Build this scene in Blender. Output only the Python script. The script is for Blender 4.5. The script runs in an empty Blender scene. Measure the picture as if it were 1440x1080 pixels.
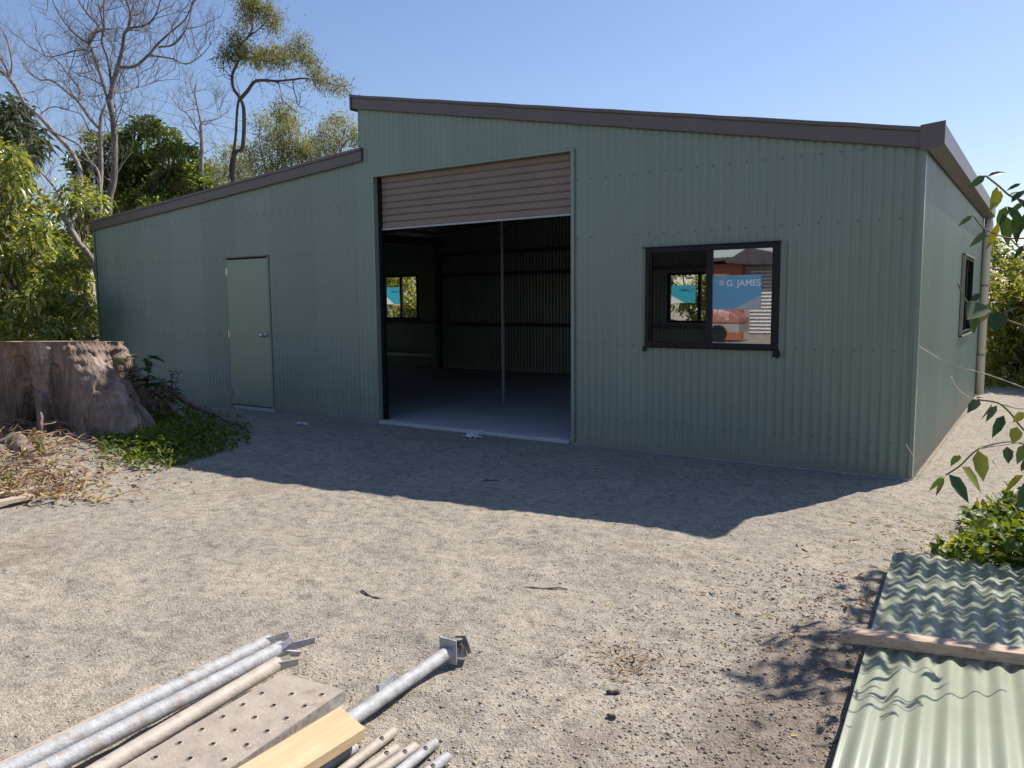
import bpy, math, random
import numpy as np
from mathutils import Vector, Matrix, noise as mn
random.seed(7); rng = np.random.default_rng(7)
SC = bpy.context.scene; COL = SC.collection
PI = math.pi

# ------------------------------------------------------------------ camera
CAM = np.array([0.856, -6.908, 1.432]); YAW, PIT, ROL, FPX = -34.225, -5.892, -0.506, 1109.2
y_, p_, r_ = np.radians([YAW, PIT, ROL])
FW = np.array([math.sin(y_)*math.cos(p_), math.cos(y_)*math.cos(p_), math.sin(p_)])
RT = np.array([math.cos(y_), -math.sin(y_), 0.0]); UP = np.cross(RT, FW)
RT2 = RT*math.cos(r_)+UP*math.sin(r_); UP2 = -RT*math.sin(r_)+UP*math.cos(r_)
cam = bpy.data.cameras.new('camera'); co = bpy.data.objects.new('camera', cam); COL.objects.link(co)
cam.sensor_width = 36; cam.lens = FPX*36/1440; cam.clip_start = 0.05; cam.clip_end = 3000
co.matrix_world = Matrix([[RT2[i], UP2[i], -FW[i], CAM[i]] for i in range(3)]+[[0, 0, 0, 1]])
SC.camera = co

def at(u, v, t):            # a point of the place, seen from where the photographer stood, t metres ahead
    return CAM + t*(FW + RT2*(u-720)/FPX + UP2*(540-v)/FPX)

# ------------------------------------------------------------------ light
SUN_EL, SUN_AZ = 48.0, 21.5          # azimuth from +y towards +x
w = bpy.data.worlds.new('World'); SC.world = w; w.use_nodes = True
nt = w.node_tree; bg = nt.nodes['Background']
sky = nt.nodes.new('ShaderNodeTexSky'); sky.sky_type = 'NISHITA'; sky.sun_disc = False
sky.sun_elevation = math.radians(SUN_EL); sky.sun_rotation = math.radians(SUN_AZ)
sky.air_density = 1.25; sky.dust_density = 0.5; sky.ozone_density = 4.0
tint = nt.nodes.new('ShaderNodeMix'); tint.data_type = 'RGBA'; tint.blend_type = 'MULTIPLY'; tint.inputs[0].default_value = 1.0; tint.inputs[7].default_value = (1.06, 1.01, 1.12, 1)
nt.links.new(sky.outputs[0], tint.inputs[6]); nt.links.new(tint.outputs[2], bg.inputs[0]); bg.inputs[1].default_value = 0.079
sl = bpy.data.lights.new('sun', 'SUN'); sl.energy = 4.8; sl.angle = math.radians(0.5); sl.color = (1.0, 0.93, 0.84)
so = bpy.data.objects.new('sun', sl); COL.objects.link(so)
sd = Vector((math.sin(math.radians(SUN_AZ))*math.cos(math.radians(SUN_EL)), math.cos(math.radians(SUN_AZ))*math.cos(math.radians(SUN_EL)), math.sin(math.radians(SUN_EL))))
so.rotation_euler = sd.to_track_quat('Z', 'Y').to_euler(); so.location = (5, 15, 20)
SC.view_settings.view_transform = 'Standard'; SC.view_settings.look = 'None'
SC.view_settings.exposure = 0.60; SC.view_settings.gamma = 1.0
SC.render.engine = 'CYCLES'
SC.cycles.max_bounces = 8; SC.cycles.transparent_max_bounces = 16; SC.cycles.sample_clamp_indirect = 6

# ------------------------------------------------------------------ materials
def mat(name):
    m = bpy.data.materials.new(name); m.use_nodes = True
    return m, m.node_tree.nodes, m.node_tree.links, m.node_tree.nodes['Principled BSDF']
def nd(N, kind, **kw):
    n = N.new(kind)
    for k, v in kw.items():
        if k.startswith('i_'): n.inputs[int(k[2:])].default_value = v
        else: setattr(n, k, v)
    return n
def ramp(N, stops):
    r = N.new('ShaderNodeValToRGB'); e = r.color_ramp.elements
    while len(e) < len(stops): e.new(0.5)
    for a, (p, c) in zip(e, stops): a.position = p; a.color = tuple(c)+(1,)
    return r
def painted(name, col, rough=0.4, var=0.12, scale=3.0, bump=0.0, bscale=40, metal=0.0, spec=0.5, dirt=None, grain=0.0, stretch=None):
    m, N, Lk, b = mat(name)
    tc = nd(N, 'ShaderNodeTexCoord'); src = tc.outputs['Object']
    if stretch:
        mp = nd(N, 'ShaderNodeMapping'); mp.inputs['Scale'].default_value = stretch; Lk.new(src, mp.inputs[0]); src = mp.outputs[0]
    n1 = nd(N, 'ShaderNodeTexNoise'); n1.inputs['Scale'].default_value = scale; n1.inputs['Detail'].default_value = 6; n1.inputs['Roughness'].default_value = 0.65
    Lk.new(src, n1.inputs['Vector'])
    lo = [c*(1-var) for c in col]; hi = [min(1, c*(1+var)) for c in col]
    r = ramp(N, [(0.3, lo), (0.7, hi)]); Lk.new(n1.outputs[0], r.inputs[0]); out = r.outputs[0]
    if dirt:
        n2 = nd(N, 'ShaderNodeTexNoise'); n2.inputs['Scale'].default_value = dirt[1]; n2.inputs['Detail'].default_value = 8; n2.inputs['Roughness'].default_value = 0.7
        Lk.new(src, n2.inputs['Vector'])
        r2 = ramp(N, [(dirt[2], (0, 0, 0)), (dirt[2]+0.12, (1, 1, 1))]); Lk.new(n2.outputs[0], r2.inputs[0])
        mx = nd(N, 'ShaderNodeMix', data_type='RGBA'); Lk.new(r2.outputs[0], mx.inputs[0]); Lk.new(out, mx.inputs[6]); mx.inputs[7].default_value = tuple(dirt[0])+(1,)
        out = mx.outputs[2]
    Lk.new(out, b.inputs['Base Color'])
    b.inputs['Roughness'].default_value = rough; b.inputs['Metallic'].default_value = metal
    b.inputs['Specular IOR Level'].default_value = spec
    rr = nd(N, 'ShaderNodeMapRange'); rr.inputs[3].default_value = max(0, rough-0.1); rr.inputs[4].default_value = min(1, rough+0.12)
    Lk.new(n1.outputs[0], rr.inputs[0]); Lk.new(rr.outputs[0], b.inputs['Roughness'])
    if bump:
        n3 = nd(N, 'ShaderNodeTexNoise'); n3.inputs['Scale'].default_value = bscale; n3.inputs['Detail'].default_value = 5
        Lk.new(src, n3.inputs['Vector'])
        bp = nd(N, 'ShaderNodeBump'); bp.inputs['Strength'].default_value = bump; bp.inputs['Distance'].default_value = 0.01
        Lk.new(n3.outputs[0], bp.inputs['Height']); Lk.new(bp.outputs[0], b.inputs['Normal'])
    return m
def leafmat(name, c1, c2, trans=0.35, rough=0.45, c3=None, spec=0.4):
    m, N, Lk, b = mat(name)
    g = nd(N, 'ShaderNodeNewGeometry')
    st = [(0.0, c1), (0.75, c2)] + ([(0.97, c3)] if c3 else [])
    r = ramp(N, st); Lk.new(g.outputs['Random Per Island'], r.inputs[0])
    Lk.new(r.outputs[0], b.inputs['Base Color']); b.inputs['Roughness'].default_value = rough
    b.inputs['Specular IOR Level'].default_value = spec
    tr = nd(N, 'ShaderNodeBsdfTranslucent')
    hs = nd(N, 'ShaderNodeHueSaturation'); hs.inputs['Hue'].default_value = 0.475; hs.inputs['Saturation'].default_value = 1.15; hs.inputs['Value'].default_value = 1.6
    Lk.new(r.outputs[0], hs.inputs['Color']); Lk.new(hs.outputs[0], tr.inputs[0])
    mx = nd(N, 'ShaderNodeMixShader'); mx.inputs[0].default_value = trans
    Lk.new(b.outputs[0], mx.inputs[1]); Lk.new(tr.outputs[0], mx.inputs[2])
    Lk.new(mx.outputs[0], N['Material Output'].inputs[0])
    return m

WALL = (0.202, 0.262, 0.213)
M = {}
M['wall'] = painted('wall_paint', WALL, 0.36, 0.07, 1.1, 0.05, 6, spec=0.5)
def sheet_tones(m):
    N = m.node_tree.nodes; Lk = m.node_tree.links; b = N['Principled BSDF']; src = b.inputs['Base Color'].links[0].from_socket
    tc = nd(N, 'ShaderNodeTexCoord'); sp = nd(N, 'ShaderNodeSeparateXYZ'); Lk.new(tc.outputs['Object'], sp.inputs[0])
    ad = nd(N, 'ShaderNodeMath', operation='ADD'); Lk.new(sp.outputs[0], ad.inputs[0]); Lk.new(sp.outputs[1], ad.inputs[1])
    dv = nd(N, 'ShaderNodeMath', operation='DIVIDE'); Lk.new(ad.outputs[0], dv.inputs[0]); dv.inputs[1].default_value = 0.762
    fl = nd(N, 'ShaderNodeMath', operation='FLOOR'); Lk.new(dv.outputs[0], fl.inputs[0])
    wn = nd(N, 'ShaderNodeTexWhiteNoise', noise_dimensions='1D'); Lk.new(fl.outputs[0], wn.inputs['W'])
    mr = nd(N, 'ShaderNodeMapRange'); mr.inputs[3].default_value = 0.93; mr.inputs[4].default_value = 1.06; Lk.new(wn.outputs[0], mr.inputs[0])
    fr = nd(N, 'ShaderNodeMath', operation='FRACT'); Lk.new(dv.outputs[0], fr.inputs[0]); lt = nd(N, 'ShaderNodeMath', operation='LESS_THAN'); Lk.new(fr.outputs[0], lt.inputs[0]); lt.inputs[1].default_value = 0.008
    sb = nd(N, 'ShaderNodeMath', operation='MULTIPLY_ADD'); Lk.new(lt.outputs[0], sb.inputs[0]); sb.inputs[1].default_value = -0.35; Lk.new(mr.outputs[0], sb.inputs[2])
    # dust thrown up on the lowest part of the sheets
    dz = nd(N, 'ShaderNodeTexNoise'); dz.inputs['Scale'].default_value = 2.5; dz.inputs['Detail'].default_value = 7; Lk.new(tc.outputs['Object'], dz.inputs['Vector'])
    dm = nd(N, 'ShaderNodeMath', operation='MULTIPLY_ADD'); Lk.new(dz.outputs[0], dm.inputs[0]); dm.inputs[1].default_value = -0.5; Lk.new(sp.outputs[2], dm.inputs[2])
    dr = nd(N, 'ShaderNodeMapRange'); dr.inputs[1].default_value = 0.05; dr.inputs[2].default_value = -0.22; dr.inputs[3].default_value = 0; dr.inputs[4].default_value = 0.55; Lk.new(dm.outputs[0], dr.inputs[0])
    mx = nd(N, 'ShaderNodeMix', data_type='RGBA', blend_type='MULTIPLY'); mx.inputs[0].default_value = 1; Lk.new(src, mx.inputs[6]); Lk.new(sb.outputs[0], mx.inputs[7])
    m2 = nd(N, 'ShaderNodeMix', data_type='RGBA'); Lk.new(dr.outputs[0], m2.inputs[0]); Lk.new(mx.outputs[2], m2.inputs[6]); m2.inputs[7].default_value = (0.28, 0.25, 0.20, 1)
    Lk.new(m2.outputs[2], b.inputs['Base Color'])
M['wall'] = painted('wall_paint', WALL, 0.33, 0.07, 1.1, 0.16, 2.2, spec=0.5); sheet_tones(M['wall'])
M['door'] = painted('door_paint', (0.204, 0.264, 0.196), 0.3, 0.05, 1.5, 0.05, 5)
M['sheet'] = painted('sheet_paint', (0.272, 0.294, 0.215), 0.38, 0.05, 2.0, 0.03, 20, dirt=((0.32, 0.31, 0.23), 9, 0.62))
M['barge'] = painted('barge_paint', (0.112, 0.093, 0.086), 0.4, 0.10, 4.0)
M['curtain'] = painted('curtain_paint', (0.195, 0.150, 0.118), 0.42, 0.10, 3.0)
M['black'] = painted('black_aluminium', (0.008, 0.009, 0.012), 0.45, 0.1, 5, spec=0.25)
M['galv'] = painted('galvanised_steel', (0.33, 0.34, 0.35), 0.45, 0.22, 30, 0.15, 80, metal=0.3, dirt=((0.30, 0.25, 0.20), 14, 0.60))
M['tube'] = painted('weathered_galvanised_tube', (0.36, 0.365, 0.37), 0.6, 0.30, 26, 0.25, 90, metal=0.0, dirt=((0.30, 0.24, 0.18), 12, 0.53))
M['tube_dirty'] = painted('muddy_galvanised_tube', (0.40, 0.35, 0.29), 0.62, 0.2, 18, 0.2, 90, metal=0.0, dirt=((0.27, 0.20, 0.15), 22, 0.60))
M['deck'] = painted('perforated_deck_steel', (0.36, 0.305, 0.245), 0.62, 0.22, 11, 0.25, 90, metal=0.0, dirt=((0.24, 0.17, 0.12), 13, 0.585))
M['deckside'] = painted('deck_side_steel', (0.34, 0.31, 0.27), 0.6, 0.22, 25, 0.2, 60, metal=0.0, dirt=((0.2, 0.17, 0.14), 45, 0.52))
M['rust'] = painted('dark_rusty_steel', (0.06, 0.05, 0.045), 0.7, 0.3, 40, 0.3, 60)
M['pine'] = painted('pale_sawn_pine', (0.58, 0.43, 0.245), 0.65, 0.14, 3, 0.25, 40, stretch=(14, 1, 14), dirt=((0.52, 0.33, 0.16), 5, 0.58))
M['batten'] = painted('weathered_timber', (0.50, 0.37, 0.26), 0.75, 0.25, 3, 0.4, 30, stretch=(1.2, 20, 20), dirt=((0.20, 0.13, 0.09), 4, 0.55))
M['board'] = painted('grey_board', (0.46, 0.37, 0.27), 0.75, 0.2, 4, 0.3, 40, stretch=(14, 1, 14))
M['concrete'] = painted('concrete', (0.44, 0.44, 0.44), 0.75, 0.12, 2.2, 0.25, 60, dirt=((0.36, 0.355, 0.35), 3, 0.6))
M['pipe'] = painted('pipe_paint', (0.30, 0.28, 0.235), 0.4, 0.05, 3)
M['pvc'] = painted('pale_pipe', (0.60, 0.58, 0.50), 0.4, 0.05, 3)
M['steel_dark'] = painted('interior_steel', (0.10, 0.10, 0.105), 0.45, 0.15, 6, metal=0.4)
M['chrome'] = painted('bright_steel', (0.6, 0.6, 0.62), 0.2, 0.05, 6, metal=0.9)
M['plastic'] = painted('white_plastic_scrap', (0.6, 0.62, 0.66), 0.35, 0.1, 10)
M['cable'] = painted('overhead_wire', (0.45, 0.43, 0.33), 0.5, 0.05, 6)
M['brick_red'] = painted('rust_red_boards', (0.33, 0.10, 0.05), 0.6, 0.2, 3, stretch=(1, 1, 12))
M['roof_dark'] = painted('dark_roof', (0.05, 0.045, 0.05), 0.6, 0.2, 3)
M['white_trim'] = painted('white_trim', (0.84, 0.84, 0.83), 0.5, 0.05, 3)
M['greywall'] = painted('grey_boards', (0.28, 0.25, 0.23), 0.6, 0.1, 3)
M['redcover'] = painted('faded_red_cover', (0.30, 0.12, 0.105), 0.5, 0.15, 5)
M['bark_pale'] = painted('pale_bark', (0.27, 0.235, 0.205), 0.8, 0.4, 9, 0.6, 30, dirt=((0.12, 0.10, 0.085), 7, 0.56))
M['bark_dark'] = painted('dark_bark', (0.115, 0.09, 0.075), 0.85, 0.4, 9, 0.6, 30)
M['bark_bare'] = painted('grey_brown_bark', (0.17, 0.145, 0.13), 0.8, 0.4, 6, 0.5, 30, dirt=((0.10, 0.08, 0.075), 5, 0.56))
M['straw'] = leafmat('dry_straw', (0.24, 0.155, 0.08), (0.42, 0.30, 0.165), 0.15, 0.7, (0.22, 0.12, 0.06))
M['deadleaf'] = leafmat('dead_leaves', (0.20, 0.10, 0.05), (0.42, 0.30, 0.17), 0.2, 0.7, (0.45, 0.38, 0.10))
M['stone'] = leafmat('gravel_stone', (0.27, 0.25, 0.22), (0.42, 0.39, 0.335), 0.0, 0.85, (0.55, 0.52, 0.48), 0.2)
M['clod'] = leafmat('soil_clod', (0.17, 0.135, 0.105), (0.31, 0.255, 0.20), 0.0, 0.9, (0.3, 0.24, 0.19), 0.1)
M['leaf_bright'] = leafmat('bright_drooping_leaf', (0.085, 0.130, 0.026), (0.24, 0.285, 0.07), 0.48, 0.32, (0.40, 0.39, 0.08), 0.9)
M['leaf_mango'] = leafmat('grey_green_leaf', (0.055, 0.080, 0.035), (0.12, 0.15, 0.075), 0.3, 0.42)
M['leaf_dense'] = leafmat('dark_evergreen_leaf', (0.050, 0.095, 0.022), (0.155, 0.215, 0.05), 0.42, 0.36, (0.26, 0.28, 0.06), 0.8)
M['leaf_wisp'] = leafmat('olive_fine_leaf', (0.085, 0.11, 0.03), (0.20, 0.21, 0.06), 0.45, 0.6, (0.17, 0.13, 0.06))
M['leaf_wisp2'] = leafmat('pale_olive_leaf', (0.12, 0.14, 0.06), (0.25, 0.27, 0.11), 0.45, 0.6)
M['leaf_hedge'] = leafmat('yellow_green_leaf', (0.10, 0.135, 0.028), (0.24, 0.27, 0.055), 0.48, 0.45, (0.25, 0.22, 0.05))
M['leaf_weed'] = leafmat('weed_leaf', (0.045, 0.085, 0.015), (0.14, 0.20, 0.03), 0.4, 0.5, (0.24, 0.25, 0.03))
M['leaf_near'] = leafmat('broad_shrub_leaf', (0.030, 0.062, 0.016), (0.065, 0.115, 0.026), 0.28, 0.33, (0.26, 0.27, 0.03), 0.5)
M['stem'] = painted('green_brown_stem', (0.16, 0.13, 0.07), 0.6, 0.2, 30)
M['twig_pale'] = painted('pale_dry_twig', (0.50, 0.44, 0.34), 0.7, 0.2, 30)

# stump bark
m, N, Lk, b = mat('stump_bark'); M['stump'] = m
tc = nd(N, 'ShaderNodeTexCoord'); mp = nd(N, 'ShaderNodeMapping'); mp.inputs['Scale'].default_value = (1.6, 1.6, 0.34); Lk.new(tc.outputs['Object'], mp.inputs[0])
n1 = nd(N, 'ShaderNodeTexNoise'); n1.inputs['Scale'].default_value = 4; n1.inputs['Detail'].default_value = 9; n1.inputs['Roughness'].default_value = 0.7; Lk.new(mp.outputs[0], n1.inputs['Vector'])
r = ramp(N, [(0.28, (0.080, 0.056, 0.042)), (0.5, (0.215, 0.155, 0.118)), (0.68, (0.42, 0.335, 0.275))]); Lk.new(n1.outputs[0], r.inputs[0])
vo = nd(N, 'ShaderNodeTexVoronoi', feature='DISTANCE_TO_EDGE'); vo.inputs['Scale'].default_value = 1.9
n2 = nd(N, 'ShaderNodeTexNoise'); n2.inputs['Scale'].default_value = 5; n2.inputs['Detail'].default_value = 4; Lk.new(mp.outputs[0], n2.inputs['Vector'])
ad = nd(N, 'ShaderNodeMix', data_type='VECTOR'); ad.inputs[0].default_value = 0.22; Lk.new(mp.outputs[0], ad.inputs[4]); Lk.new(n2.outputs[1], ad.inputs[5]); Lk.new(ad.outputs[1], vo.inputs['Vector'])
cr = ramp(N, [(0.0, (0.6, 0.57, 0.55)), (0.010, (1, 1, 1))]); Lk.new(vo.outputs[0], cr.inputs[0])
mm = nd(N, 'ShaderNodeMix', data_type='RGBA', blend_type='MULTIPLY'); mm.inputs[0].default_value = 1; Lk.new(r.outputs[0], mm.inputs[6]); Lk.new(cr.outputs[0], mm.inputs[7])
Lk.new(mm.outputs[2], b.inputs['Base Color']); b.inputs['Roughness'].default_value = 0.85
n3 = nd(N, 'ShaderNodeTexNoise'); n3.inputs['Scale'].default_value = 35; n3.inputs['Detail'].default_value = 6; Lk.new(mp.outputs[0], n3.inputs['Vector'])
a2 = nd(N, 'ShaderNodeMath', operation='MULTIPLY_ADD'); Lk.new(n3.outputs[0], a2.inputs[0]); a2.inputs[1].default_value = 0.5; Lk.new(cr.outputs[0], a2.inputs[2])
bp = nd(N, 'ShaderNodeBump'); bp.inputs['Strength'].default_value = 0.9; bp.inputs['Distance'].default_value = 0.03; Lk.new(a2.outputs[0], bp.inputs['Height']); Lk.new(bp.outputs[0], b.inputs['Normal'])

# ground: compacted crushed rock, browner soil where the attribute says so
m, N, Lk, b = mat('crushed_rock_ground'); M['ground'] = m
tc = nd(N, 'ShaderNodeTexCoord'); P0 = tc.outputs['Object']
def noi(s, d=6, ro=0.6):
    n = nd(N, 'ShaderNodeTexNoise'); n.inputs['Scale'].default_value = s; n.inputs['Detail'].default_value = d; n.inputs['Roughness'].default_value = ro; Lk.new(P0, n.inputs['Vector']); return n.outputs[0]
nb = noi(1.3, 10, 0.74); rb = ramp(N, [(0.28, (0.262, 0.238, 0.196)), (0.5, (0.342, 0.306, 0.246)), (0.70, (0.405, 0.352, 0.275))]); Lk.new(nb, rb.inputs[0])
nm = noi(14, 6, 0.7); rm = ramp(N, [(0.30, (0.50, 0.50, 0.51)), (0.52, (1, 1, 1)), (0.75, (1.12, 1.10, 1.08))]); Lk.new(nm, rm.inputs[0])
mx1 = nd(N, 'ShaderNodeMix', data_type='RGBA', blend_type='MULTIPLY'); mx1.inputs[0].default_value = 0.95; Lk.new(rb.outputs[0], mx1.inputs[6]); Lk.new(rm.outputs[0], mx1.inputs[7])
vs = nd(N, 'ShaderNodeTexVoronoi'); vs.inputs['Scale'].default_value = 150; Lk.new(P0, vs.inputs['Vector'])
sx = nd(N, 'ShaderNodeSeparateColor'); Lk.new(vs.outputs['Color'], sx.inputs[0])
rs = ramp(N, [(0.0, (0.55, 0.55, 0.56)), (0.5, (0.97, 0.97, 0.97)), (0.9, (1.10, 1.10, 1.09)), (1.0, (1.35, 1.34, 1.30))]); Lk.new(sx.outputs[0], rs.inputs[0])
mx2 = nd(N, 'ShaderNodeMix', data_type='RGBA', blend_type='MULTIPLY'); mx2.inputs[0].default_value = 0.75; Lk.new(mx1.outputs[2], mx2.inputs[6]); Lk.new(rs.outputs[0], mx2.inputs[7])
atn = nd(N, 'ShaderNodeAttribute'); atn.attribute_name = 'soil'
ns = noi(5, 8, 0.75); ma = nd(N, 'ShaderNodeMath', operation='MULTIPLY_ADD'); Lk.new(ns, ma.inputs[0]); ma.inputs[1].default_value = 1.6
Lk.new(atn.outputs['Fac'], ma.inputs[2]); mr = nd(N, 'ShaderNodeMapRange'); mr.inputs[1].default_value = 1.15; mr.inputs[2].default_value = 1.55; Lk.new(ma.outputs[0], mr.inputs[0])
nso = noi(30, 6, 0.7); rso = ramp(N, [(0.3, (0.135, 0.108, 0.084)), (0.7, (0.285, 0.235, 0.185))]); Lk.new(nso, rso.inputs[0])
mx3 = nd(N, 'ShaderNodeMix', data_type='RGBA'); Lk.new(mr.outputs[0], mx3.inputs[0]); Lk.new(mx2.outputs[2], mx3.inputs[6]); Lk.new(rso.outputs[0], mx3.inputs[7])
Lk.new(mx3.outputs[2], b.inputs['Base Color']); b.inputs['Roughness'].default_value = 0.92; b.inputs['Specular IOR Level'].default_value = 0.2
v2 = nd(N, 'ShaderNodeTexVoronoi'); v2.inputs['Scale'].default_value = 85; Lk.new(P0, v2.inputs['Vector'])
h0 = nd(N, 'ShaderNodeMath', operation='MULTIPLY_ADD'); Lk.new(nm, h0.inputs[0]); h0.inputs[1].default_value = 2.2; Lk.new(noi(40, 6, 0.7), h0.inputs[2])
h1 = nd(N, 'ShaderNodeMath', operation='MULTIPLY_ADD'); Lk.new(vs.outputs['Distance'], h1.inputs[0]); h1.inputs[1].default_value = -0.5; Lk.new(h0.outputs[0], h1.inputs[2])
h2 = nd(N, 'ShaderNodeMath', operation='MULTIPLY_ADD'); Lk.new(v2.outputs['Distance'], h2.inputs[0]); h2.inputs[1].default_value = -0.8; Lk.new(h1.outputs[0], h2.inputs[2])
bp = nd(N, 'ShaderNodeBump'); bp.inputs['Strength'].default_value = 0.7; bp.inputs['Distance'].default_value = 0.007; Lk.new(h2.outputs[0], bp.inputs['Height']); Lk.new(bp.outputs[0], b.inputs['Normal'])

# glass, fly screen, sticker
m, N, Lk, b = mat('window_glass'); M['glass'] = m
tr = nd(N, 'ShaderNodeBsdfTransparent'); tr.inputs[0].default_value = (0.62, 0.66, 0.68, 1)
gl = nd(N, 'ShaderNodeBsdfGlossy'); gl.inputs['Roughness'].default_value = 0.015; gl.inputs[0].default_value = (0.9, 0.92, 0.95, 1)
mx = nd(N, 'ShaderNodeMixShader'); mx.inputs[0].default_value = 0.42; Lk.new(tr.outputs[0], mx.inputs[1]); Lk.new(gl.outputs[0], mx.inputs[2]); Lk.new(mx.outputs[0], N['Material Output'].inputs[0])
m, N, Lk, b = mat('clear_glass'); M['glass2'] = m
tr = nd(N, 'ShaderNodeBsdfTransparent'); tr.inputs[0].default_value = (0.85, 0.88, 0.88, 1)
gl = nd(N, 'ShaderNodeBsdfGlossy'); gl.inputs['Roughness'].default_value = 0.01
mx = nd(N, 'ShaderNodeMixShader'); mx.inputs[0].default_value = 0.08; Lk.new(tr.outputs[0], mx.inputs[1]); Lk.new(gl.outputs[0], mx.inputs[2]); Lk.new(mx.outputs[0], N['Material Output'].inputs[0])
m, N, Lk, b = mat('fly_screen'); M['screen'] = m
tr = nd(N, 'ShaderNodeBsdfTransparent'); df = nd(N, 'ShaderNodeBsdfDiffuse'); df.inputs[0].default_value = (0.02, 0.02, 0.022, 1)
mx = nd(N, 'ShaderNodeMixShader'); mx.inputs[0].default_value = 0.25; Lk.new(tr.outputs[0], mx.inputs[1]); Lk.new(df.outputs[0], mx.inputs[2]); Lk.new(mx.outputs[0], N['Material Output'].inputs[0])
def film(name, col, tr_=0.45):
    m, N, Lk, b = mat(name)
    n = nd(N, 'ShaderNodeTexNoise'); n.inputs['Scale'].default_value = 6
    r = ramp(N, [(0.3, [c*0.93 for c in col]), (0.7, col)]); Lk.new(n.outputs[0], r.inputs[0]); Lk.new(r.outputs[0], b.inputs['Base Color']); b.inputs['Roughness'].default_value = 0.25
    t = nd(N, 'ShaderNodeBsdfTranslucent'); Lk.new(r.outputs[0], t.inputs[0])
    mx = nd(N, 'ShaderNodeMixShader'); mx.inputs[0].default_value = tr_; Lk.new(b.outputs[0], mx.inputs[1]); Lk.new(t.outputs[0], mx.inputs[2]); Lk.new(mx.outputs[0], N['Material Output'].inputs[0])
    return m
M['teal'] = film('teal_film', (0.06, 0.40, 0.52)); M['whitefilm'] = film('white_film', (0.8, 0.82, 0.84)); M['blue'] = film('blue_film', (0.15, 0.43, 0.62), 0.1)

# ------------------------------------------------------------------ mesh helpers
class MB:
    def __init__(s): s.v = []; s.f = []
    def add(s, v, f):
        o = len(s.v); s.v += [tuple(map(float, p)) for p in v]; s.f += [tuple(i+o for i in q) for q in f]
    def box(s, x0, x1, y0, y1, z0, z1):
        s.add([(x0, y0, z0), (x1, y0, z0), (x1, y1, z0), (x0, y1, z0), (x0, y0, z1), (x1, y0, z1), (x1, y1, z1), (x0, y1, z1)],
              [(0, 3, 2, 1), (4, 5, 6, 7), (0, 1, 5, 4), (1, 2, 6, 5), (2, 3, 7, 6), (3, 0, 4, 7)])
    def hexa(s, P): s.add(P, [(0, 3, 2, 1), (4, 5, 6, 7), (0, 1, 5, 4), (1, 2, 6, 5), (2, 3, 7, 6), (3, 0, 4, 7)])
    def prism(s, prof, a, b_):   # profile of (x,z) pushed along y from a to b_
        n = len(prof); v = [(x, a, z) for x, z in prof]+[(x, b_, z) for x, z in prof]
        s.add(v, [tuple(range(n)), tuple(range(2*n-1, n-1, -1))]+[(i, i+n, (i+1) % n+n, (i+1) % n) for i in range(n)])
    def tube(s, pts, rad, n=8, caps=True):
        pts = [np.array(p, float) for p in pts]; k = len(pts)
        if not hasattr(rad, '__len__'): rad = [rad]*k
        ref = None; V = []
        for i in range(k):
            d = pts[min(i+1, k-1)]-pts[max(i-1, 0)]; d = d/(np.linalg.norm(d)+1e-9)
            if ref is None:
                ref = np.cross(d, (0, 0, 1.0) if abs(d[2]) < 0.9 else (1.0, 0, 0))
            ref = ref-d*np.dot(ref, d); ref = ref/(np.linalg.norm(ref)+1e-9); q = np.cross(d, ref)
            for j in range(n):
                a = 2*PI*j/n; V.append(pts[i]+rad[i]*(ref*math.cos(a)+q*math.sin(a)))
        F = [(i*n+j, i*n+(j+1) % n, (i+1)*n+(j+1) % n, (i+1)*n+j) for i in range(k-1) for j in range(n)]
        if caps: F += [tuple(range(n))[::-1], tuple(range((k-1)*n, k*n))]
        s.add(V, F)
    def pipe(s, a, b_, ro, ri, n=20, holes=()):   # hollow pipe with open ends
        a = np.array(a, float); b_ = np.array(b_, float); d = (b_-a)/np.linalg.norm(b_-a)
        r1 = np.cross(d, (0, 0, 1.0)); r1 /= np.linalg.norm(r1); r2 = np.cross(r1, d)
        V = [p+R*(r1*math.cos(2*PI*j/n)+r2*math.sin(2*PI*j/n)) for p, R in ((a, ro), (b_, ro), (b_, ri), (a, ri)) for j in range(n)]
        s.add(V, [(i*n+j, i*n+(j+1) % n, ((i+1) % 4)*n+(j+1) % n, ((i+1) % 4)*n+j) for i in range(4) for j in range(n)])
    def build(s, name, m, parent=None, smooth=False, bevel=0.0):
        me = bpy.data.meshes.new(name); me.from_pydata(s.v, [], s.f); me.update()
        if smooth: me.shade_smooth()
        me.materials.append(m if not isinstance(m, str) else M[m])
        o = bpy.data.objects.new(name, me); COL.objects.link(o)
        if bevel:
            bv = o.modifiers.new('b', 'BEVEL'); bv.width = bevel; bv.segments = 2; bv.limit_method = 'ANGLE'
        if parent is not None:
            o.parent = parent; o.matrix_parent_inverse = Matrix.Translation(-parent.location) if parent.parent is None and parent.type == 'EMPTY' else Matrix()
        return o
def tag(o, label=None, cat=None, group=None, kind=None):
    if label: o['label'] = label
    if cat: o['category'] = cat
    if group: o['group'] = group
    if kind: o['kind'] = kind
    return o
def empty(name, loc, label, cat, group=None):
    o = bpy.data.objects.new(name, None); COL.objects.link(o); o.location = loc; o.empty_display_size = 0.2
    return tag(o, label, cat, group)
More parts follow.
